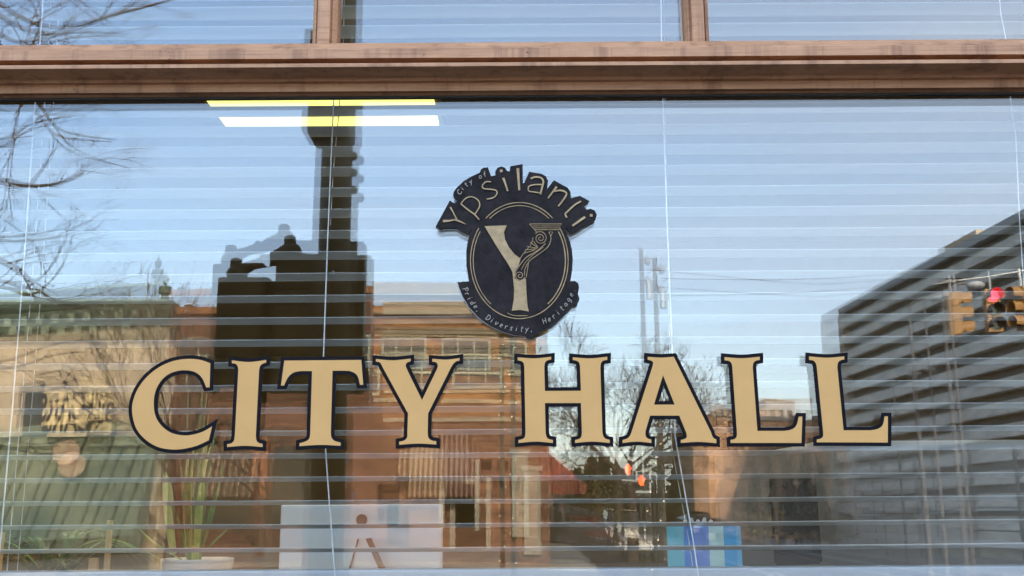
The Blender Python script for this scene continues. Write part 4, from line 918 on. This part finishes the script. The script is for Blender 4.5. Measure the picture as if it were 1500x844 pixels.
# the big near tree whose limbs reach in from the left
YT2 = 11.0
rnd = random.Random(3)
bt = V(-260, 500, YT2); nt_ = thing('near_bare_tree', (bt.x, -YT2, 0), 'large bare tree whose drooping twigs reach in from the left', 'tree')
bm = B(); tube(bm, [(bt.x, -YT2, 0), (bt.x+.1, -YT2, 2.5), (bt.x-.05, -YT2+.1, 5), (bt.x+.1, -YT2, 8.5)], [.34, .27, .22, .10], 14); link('trunk', bm, M_bark, nt_)
bm = B()
def limb(pts, r0, r1, Yv=YT2, tw=3, lev=2, tl=.5):
    P = [V(a, b, Yv+dy) for a, b, dy in catmull(pts, 4)]
    n = len(P); tube(bm, P, [r0+(r1-r0)*i/(n-1) for i in range(n)], 5, cap=False)
    for i in range(2, n):
        if rnd.random() < tw*.16:
            d = (P[i]-P[i-1]).normalized(); o = Vector((rnd.uniform(-1,1), rnd.uniform(-1,1), rnd.uniform(-1,1)))*.8
            grow(bm, P[i], (d+o).normalized(), tl*rnd.uniform(.5, 1.2), max(.004, (r0+(r1-r0)*i/(n-1))*.55), lev, .6, rnd, 3, .05, 2, .003)
limb([(-240,100,0),(-150,60,.4),(-60,90,.2),(20,120,0),(55,150,-.2),(85,188,-.3),(130,200,-.3),(172,205,-.3)], .05, .006, tw=2)
limb([(60,158,0),(95,205,0),(130,228,.1),(188,246,.1)], .014, .005, tw=1, lev=1, tl=.3)
limb([(-240,260,0),(-100,240,0),(0,262,0),(60,272,0),(110,262,0),(132,240,0)], .05, .005, tw=3)
limb([(-240,300,.5),(-100,330,.5),(0,352,.3),(70,350,.2),(95,345,.2)], .04, .005, tw=4)
limb([(-240,240,.8),(-80,210,.5),(0,205,.3),(50,180,.2),(110,170,.2)], .035, .005, tw=4)
limb([(-230,420,0),(-100,430,0),(0,420,0),(45,432,0),(85,400,0),(102,362,0)], .04, .005, tw=3)
limb([(-200,380,0),(-50,370,0),(20,395,0),(60,428,0),(95,446,0),(118,452,0)], .03, .005, tw=4)
limb([(30,150,0),(18,230,0),(10,300,0),(-10,330,0)], .012, .006, tw=3)
limb([(-250,0,.3),(-120,-40,.3),(0,50,.2),(45,60,.1),(110,48,0),(190,50,0)], .05, .006, tw=5)
limb([(-250,-20,.3),(-90,-60,.3),(20,20,.2),(90,40,.2),(170,20,0),(235,5,0),(285,-10,0)], .05, .006, tw=5)
limb([(-200,-80,0),(-60,-70,0),(40,-20,0),(60,30,0),(45,62,0)], .03, .008, tw=5)
limb([(-200,-90,0),(0,-60,0),(80,-40,0),(110,-5,0),(160,32,0)], .03, .006, tw=5)
limb([(-240,480,0),(-120,520,0),(0,540,.2),(80,520,.2),(130,515,.2)], .035, .005, tw=3)
limb([(-240,640,0),(-80,650,0),(0,655,0),(60,665,0),(110,660,0)], .03, .006, tw=2)
limb([(150,620,.3),(110,585,.2),(95,560,.2),(125,520,0)], .02, .006, tw=2)
link('crown', bm, M_bark, nt_)
bm = B(); rnd2 = random.Random(9)
for k in range(9):
    a0 = rnd2.uniform(100, 330); p = V(a0, 640+rnd2.uniform(-30, 40), 27); grow(bm, p, Vector((rnd2.uniform(-.6,.6), rnd2.uniform(-.3,.3), 1)).normalized(), 1.2, .03, 3, .6, rnd2, 3, .1, 2, .007)
shr = link('bare_hedge', bm, M_barkb); tag(shr, 'tangle of bare twigs in front of the cream shopfront', 'shrub', kind='stuff')
# evergreen tops far away
def leafy(name, px, ptop, Y, wpx, label, m, seed):
    rnd = random.Random(seed); b = V(px, 700, Y); u = (Y+D)/F; zt_ = V(px, ptop, Y).z; t = thing(name, (b.x, -Y, 0), label, 'tree', 'evergreens down the side street')
    bm = B(); cyl(bm, (b.x, -Y, -.15), (b.x, -Y, zt_*.5), .2, 8, .1); link('trunk', bm, M_bark, t)
    bm = B(); w = wpx*u
    for i in range(900):
        h = rnd.random()**.8; zz = 0.4+(zt_-.4)*h; rr_ = w*(1-h**1.8)*rnd.uniform(.35, 1.05)+.1; a = rnd.uniform(0, 6.283); rr_ *= (1+.25*math.sin(a*3+h*9))
        c = Vector((b.x+rr_*math.cos(a), -Y+rr_*math.sin(a), zz)); s = rnd.uniform(.15, .4)
        v = [c+Vector((rnd.uniform(-s, s), rnd.uniform(-s, s), rnd.uniform(-s, s))) for _ in range(4)]
        bm.faces.new([bm.verts.new(q) for q in v[:3]]); bm.faces.new([bm.verts.new(q) for q in v[1:]])
    link('crown', bm, m, t)
M_ever = mat('evergreen', (0.030, 0.045, 0.020), .8, .4, 3); M_ever2 = mat('brownish_foliage', (0.09, 0.07, 0.03), .8, .4, 3)
for i, (px, pt, Y, w, lb) in enumerate([(868, 676, 60, 18, 'dark evergreen beside the red side awning'), (905, 690, 64, 20, 'dark evergreen below the letter A'), (1000, 640, 60, 18, 'tall dark evergreen right of the lit post'), (1035, 700, 66, 20, 'low dark evergreen against the tan building edge'), (845, 690, 66, 12, 'small dark evergreen at the awning corner')]):
    leafy('evergreen_tree', px, pt, Y, w, lb, M_ever, 40+i)
leafy('autumn_tree', 883, 672, 58, 7, 'small brownish tree among the dark evergreens', M_ever2, 77)
M_ever3 = mat('olive_brown_foliage', (0.16, 0.13, 0.06), .8, .4, 3)
for i, (px, pt, Y, w, lb) in enumerate([(1118, 668, 50, 22, 'olive brown bushy tree before the left half of the tan building'), (1165, 655, 52, 24, 'olive brown bushy tree before the middle of the tan building'), (1215, 660, 48, 20, 'olive brown bushy tree at the deck corner')]):
    leafy('bushy_tree', px, pt, Y, w, lb, M_ever3, 80+i)

# ------------------------------------------------------------------ poles, lamps, wires, signals
up_ole = thing('utility_pole', V(960, 745, 38), 'tall grey utility pole with insulators carrying two wires', 'utility pole'); up_ole.location.z = 0
a = V(960, 420, 38); u = (38+D)/F
bm = B(); cyl(bm, (a.x, -38, 0), (a.x, -38, V(960, 378, 38).z), 4.5*u, 12, 3.2*u); link('pole', bm, mat('grey_wood_pole', (0.13, 0.115, 0.10), .8), up_ole)
bm = B()
for py in (395, 425): q = V(968, py, 38); cyl(bm, (a.x, -38, q.z), (q.x+.1, -38, q.z), .03, 6); ball(bm, q, 5*u, 1.5); tube(bm, [q, q+Vector((.35, 0, .25)), q+Vector((.4, 0, -.3)), q+Vector((0, 0, -.5))], .02, 5)
cyl(bm, (a.x+.28, -38, V(960, 452, 38).z), (a.x+.28, -38, V(960, 425, 38).z), .14, 10); link('insulator', bm, M_steel, up_ole)
for i, (pa, pb, lb) in enumerate((((968, 408), (1330, 400), 'upper dark overhead wire running from the utility pole to the deck'), ((968, 433), (1330, 415), 'lower dark overhead wire running from the utility pole to the deck'))):
    A = V(*pa, 38); Bq = V(*pb, 50); pts = [A.lerp(Bq, t/12)+Vector((0, 0, -.5*math.sin(math.pi*t/12)*.35)) for t in range(13)]
    bm = B(); tube(bm, pts, .018, 4); tag(link('overhead_wire', bm, M_dark), lb, 'wire', 'overhead wires')
def lit_post(name, px, ptop, Y, r, m, label, lantern=False, lights=True, seed=2):
    b = V(px, 700, Y); zt_ = V(px, ptop, Y).z; t = thing(name, (b.x, -Y, 0), label, 'lamp post' if lantern else 'sign post'); rnd = random.Random(seed)
    bm = B(); cyl(bm, (b.x, -Y, 0), (b.x, -Y, zt_), r, 12, r*.8); cyl(bm, (b.x, -Y, 0), (b.x, -Y, .35), r*2.2, 12, r*1.4); link('post', bm, m, t)
    if lantern:
        bm = B(); ball(bm, Vector((b.x, -Y, zt_+.25)), .2, 1.2, 16, 10); link('globe', bm, mat('milk_glass', (.6, .6, .58), .3), t)
        bm = B(); cyl(bm, (b.x, -Y, zt_), (b.x, -Y, zt_+.08), .14, 12, .1); cyl(bm, (b.x, -Y, zt_+.47), (b.x, -Y, zt_+.62), .1, 10, .02); link('lantern_cap', bm, m, t)
    bm = B(); pts = []; z = .4; k = 0
    while z < zt_: pts.append((b.x+r*1.25*math.cos(k*.9), -Y+r*1.25*math.sin(k*.9), z)); z += .045; k += 1
    tube(bm, pts, .006, 3); lw = link('light_string', bm, m, t)
    bm = B()
    for p in pts[::5]: ball(bm, Vector(p)+Vector((0, .01, 0)), .011, 1, 6, 4)
    link('bulb', bm, mat(name+'_bulb', (.8, .7, .45), .3, emit=(1, .8, .45), es=1.5), lw)
    return t
lit_post('lamp_post', 752, 470, 15, .042, mat('dark_green_iron', (.03, .075, .05), .5), 'dark green lamp post wrapped in tiny lights before the brick corner', True)
ltp = lit_post('sign_post', 966, 608, 11, .034, mat('tan_metal', (.40, .36, .24), .5), 'pale post wrapped in tiny lights below the letter A', False, seed=4)
bm = B()
for (p0_, p1_, q0_, q1_) in ((970, 985, 662, 680),): 
    A = V(p0_, q1_, 11); Bq = V(p1_, q0_, 11); box(bm, A.x, Bq.x, -11.02, -10.99, A.z, Bq.z)
link('small_sign', bm, mat('beige_sign', (.5, .42, .28), .6), ltp)
# hanging signals facing the window
YG = 23.0
def colour_signal(pxc, pytop, yaw, label, lit=None, Y=YG):
    c = V(pxc, pytop, Y); t = thing('traffic_signal', (c.x, -Y, c.z-1.1), label, 'traffic signal', 'yellow traffic signals over the street')
    rot = Matrix.Translation((c.x, -Y, 0)) @ Matrix.Rotation(yaw, 4, 'Z')
    def fin(name, bm, m, par, sm=False): bmesh.ops.transform(bm, matrix=rot, verts=bm.verts); return link(name, bm, m, par, sm)
    z = c.z; h = .35
    bm = B()
    for k in range(3): bevelbox(bm, -.18, .18, -.1, .1, z-h*(k+1)+.004, z-h*k-.004, .03)
    fin('housing', bm, M_sigye, t)
    for k in range(3):
        zc = z-h*(k+.5)
        bm = B(); cyl(bm, (0, .1, zc), (0, .108, zc), .14, 24)
        if k == 0 and lit: mm = emat('red_lens', (1.0, .02, .035), 5)
        else: mm = bpy.data.materials.get('dark_lens') or mat('dark_lens', (.03, .05, .05), .15)
        ln = fin('lens', bm, mm, t)
        bm = B(); n = 14; vs_o = []; 
        for j in range(n+1):
            a = math.pi*(-.15+1.3*j/n)
            vs_o.append([bm.verts.new(((rr_)*math.cos(a), .105+dd, zc+rr_*math.sin(a))) for rr_, dd in ((.165, 0), (.165, .25), (.155, .25), (.155, 0))])
        for j in range(n):
            for k2 in range(4): bm.faces.new((vs_o[j][k2], vs_o[j][(k2+1) % 4], vs_o[j+1][(k2+1) % 4], vs_o[j+1][k2]))
        bm.faces.new(vs_o[0]); bm.faces.new(vs_o[-1][::-1]); fin('visor', bm, M_sigye if not lit else M_dark, t)
    bm = B(); cyl(bm, (0, 0, z-.002), (0, 0, z+.45), .03, 8); fin('hanger', bm, M_steel, t)
colour_signal(1451, 424, 0, 'yellow traffic signal showing a red light', True)
colour_signal(1399, 428, R(-75), 'leftmost yellow traffic signal turned side on', None)
colour_signal(1496, 420, R(75), 'rightmost yellow traffic signal turned side on', None)
bm = B(); tube(bm, [V(1380, 412, YG), V(1410, 410, YG), V(1450, 405, YG), V(1490, 398, YG), V(1600, 375, YG)], .02, 6); tube(bm, [V(1600, 375, YG), Vector((V(1600, 375, YG).x, -YG, 0))], .14, 10)
tag(link('signal_mast', bm, M_steel), 'grey mast arm holding the yellow traffic signals', 'mast arm')
# red hand
YH = 20.0; c = V(940, 704, YH); u = (YH+D)/F
ph = thing('pedestrian_signal', (c.x+.25, -YH, 0), 'pedestrian signal showing an orange red hand', 'pedestrian signal')
bm = B(); bevelbox(bm, c.x-11*u, c.x+11*u, -YH-.15, -YH, c.z-14*u, c.z+14*u, .02); link('housing', bm, M_dark, ph)
bm = B(); cyl(bm, (c.x+.25, -YH-.05, 0), (c.x+.25, -YH-.05, c.z+.5), .05, 10); cyl(bm, (c.x, -YH-.05, c.z), (c.x+.25, -YH-.05, c.z), .03, 8); link('post', bm, mat('dark_green_post', (.04, .05, .035), .5), ph)
bm = B(); hs = 10*u; pts = [(-.45,-1),(.45,-1),(.5,-.2),(.95,.35),(.78,.5),(.45,.15),(.45,.95),(.25,.95),(.22,.25),(.16,.25),(.13,1.15),(-.07,1.15),(-.1,.25),(-.16,.25),(-.2,1.0),(-.4,1.0),(-.42,.15),(-.5,.1),(-.58,.7),(-.78,.7),(-.72,-.3)]
ngon_prism(bm, [[(c.x+a*hs*.62, c.z+b*hs*.72) for a, b in pts]], -YH+.004, -YH+.012); link('hand_symbol', bm, emat('hand_glow', (1, .08, .01), 4), ph)
M_lampg = mat('dull_grey_pole', (.16, .16, .17), .6)
# gooseneck lamps in front of the deck
for i, (px, py, Y, lb) in enumerate(((1352, 430, 27, 'grey street lamp with curved neck left of the yellow signals'), (1388, 415, 24, 'taller grey street lamp beside the yellow signals'), (1335, 540, 38, 'short grey street lamp farther along the deck'))):
    q = V(px, py, Y); t = thing('street_lamp', (q.x, -Y, 0), lb, 'street lamp', 'street lamps along the parking deck')
    bm = B(); tube(bm, [(q.x, -Y, 0), (q.x, -Y, q.z-.5)], [.06, .035], 10); tube(bm, [(q.x, -Y, q.z-.5), (q.x+.05, -Y, q.z-.15), (q.x+.3, -Y, q.z), (q.x+.6, -Y, q.z-.02)], .03, 8); link('post', bm, M_lampg, t)
    bm = B(); ball(bm, Vector((q.x+.7, -Y, q.z-.06)), .22, .5, 12, 8); link('lamp_head', bm, mat('pale_head', (.5, .53, .55), .4), t)
# cars
def car(px, Y, heading, col, label, L=4.5):
    b = V(px, 700, Y); t = thing('parked_car', (b.x, -Y, -.15), label, 'car', 'cars parked in the side street')
    rot = Matrix.Translation((b.x, -Y, -.15)) @ Matrix.Rotation(heading, 4, 'Z')
    def fin(name, bm, m, par, sm=False): bmesh.ops.transform(bm, matrix=rot, verts=bm.verts); return link(name, bm, m, par, sm)
    prof = [(-2.2,.35),(-2.25,.6),(-2.15,.88),(-1.75,.98),(-1.2,1.0),(1.0,.98),(1.9,.86),(2.2,.7),(2.25,.45),(2.1,.3),(-2.05,.28)]
    bm = B(); prism(bm, prof, -.86, .86); bmesh.ops.bevel(bm, geom=bm.edges[:], offset=.05, segments=2, affect='EDGES'); pm = mat('car_paint', col, .3, .05, 2, coat=.6); fin('body', bm, pm, t)
    bm = B(); cab = [(-1.75,.98),(-1.25,1.38),(-.9,1.44),(.1,1.42),(.5,1.3),(1.05,.97)]; a_ = [bm.verts.new((x, -.80 if z < 1.1 else -.66, z)) for x, z in cab]; b_ = [bm.verts.new((x, .80 if z < 1.1 else .66, z)) for x, z in cab]
    bm.faces.new(a_); bm.faces.new(b_[::-1]); [bm.faces.new((a_[i], b_[i], b_[(i+1) % 6], a_[(i+1) % 6])) for i in range(6)]; fin('windows', bm, M_dkglass, t)
    bm = B(); box(bm, -1.15, .2, -.62, .62, 1.435, 1.47); fin('roof', bm, pm, t)
    for sx in (-1.4, 1.4):
        for sy in (-.88, .70):
            bm = B(); cyl(bm, (sx, sy, .33), (sx, sy+.18, .33), .33, 18); w_ = fin('wheel', bm, M_dark, t)
    for sy in (-.6, .6):
        bm = B(); bevelbox(bm, 2.17, 2.27, sy-.2, sy+.2, .62, .76, .02); fin('headlight', bm, M_whiteb, t)
        bm = B(); bevelbox(bm, -2.27, -2.19, sy-.2, sy+.2, .66, .82, .02); fin('tail_light', bm, mat('tail_red', (.3, .02, .02), .3), t)
car(822, 40, R(4), (.035, .035, .04), 'dark parked car nearest the brick corner')
car(930, 44, R(90), (.42, .40, .36), 'pale car seen end on in the side street')
car(872, 52, R(2), (.12, .03, .03), 'dark red car parked behind the dark one')
car(1040, 56, R(86), (.05, .06, .08), 'dark blue car before the tan building')

# ------------------------------------------------------------------ light
SUN_EL = 24; AZ = R(12)            # azimuth from +Y towards +X
sd = Vector((math.sin(AZ)*math.cos(R(SUN_EL)), math.cos(AZ)*math.cos(R(SUN_EL)), math.sin(R(SUN_EL))))
sl = bpy.data.lights.new('sun', 'SUN'); sl.energy = 2.0; sl.angle = R(.5); sl.color = (1.0, .86, .66)
so = bpy.data.objects.new('sun', sl); C.objects.link(so); so.rotation_euler = (-sd).to_track_quat('-Z', 'Y').to_euler()
w = bpy.data.worlds.new('World'); S.world = w; w.use_nodes = True; n = w.node_tree.nodes; l = w.node_tree.links
sky = n.new('ShaderNodeTexSky'); sky.sky_type = 'NISHITA'; sky.sun_disc = False; sky.sun_elevation = R(SUN_EL); sky.sun_rotation = AZ
sky.air_density = 1.0; sky.dust_density = 1.2; sky.ozone_density = 1.2
bg = n['Background']; bg.inputs['Strength'].default_value = 0.14
tc = n.new('ShaderNodeTexCoord'); mp = n.new('ShaderNodeMapping'); mp.inputs['Scale'].default_value = (1.0, 1.6, 6.0); mp.inputs['Rotation'].default_value = (0.0, 0.35, 0.3); l.new(tc.outputs['Generated'], mp.inputs[0])
nz = n.new('ShaderNodeTexNoise'); nz.inputs['Scale'].default_value = 1.6; nz.inputs['Detail'].default_value = 9; nz.inputs['Roughness'].default_value = .55; l.new(mp.outputs[0], nz.inputs['Vector'])
cr = n.new('ShaderNodeValToRGB'); cr.color_ramp.elements[0].position = .42; cr.color_ramp.elements[0].color = (0, 0, 0, 1); cr.color_ramp.elements[1].position = .75; cr.color_ramp.elements[1].color = (.30, .30, .30, 1); l.new(nz.outputs['Fac'], cr.inputs[0])
sx_ = n.new('ShaderNodeSeparateXYZ'); l.new(tc.outputs['Generated'], sx_.inputs[0])
mr = n.new('ShaderNodeMapRange'); mr.inputs[1].default_value = -.35; mr.inputs[2].default_value = .55; mr.inputs[4].default_value = .42; l.new(sx_.outputs['X'], mr.inputs[0])
ma = n.new('ShaderNodeMath'); ma.use_clamp = True; l.new(cr.outputs[0], ma.inputs[0]); l.new(mr.outputs[0], ma.inputs[1])
mx = n.new('ShaderNodeMixRGB'); l.new(ma.outputs[0], mx.inputs[0]); l.new(sky.outputs[0], mx.inputs[1]); mx.inputs[2].default_value = (3.5, 3.7, 4.05, 1); l.new(mx.outputs[0], bg.inputs[0])
vs_ = S.view_settings; vs_.view_transform = 'Standard'; vs_.look = 'None'; vs_.gamma = 1; vs_.exposure = 3.12
S.render.engine = 'CYCLES'
S.cycles.max_bounces = 8; S.cycles.transparent_max_bounces = 16; S.cycles.glossy_bounces = 6; S.cycles.transmission_bounces = 6; S.cycles.caustics_reflective = False; S.cycles.caustics_refractive = False
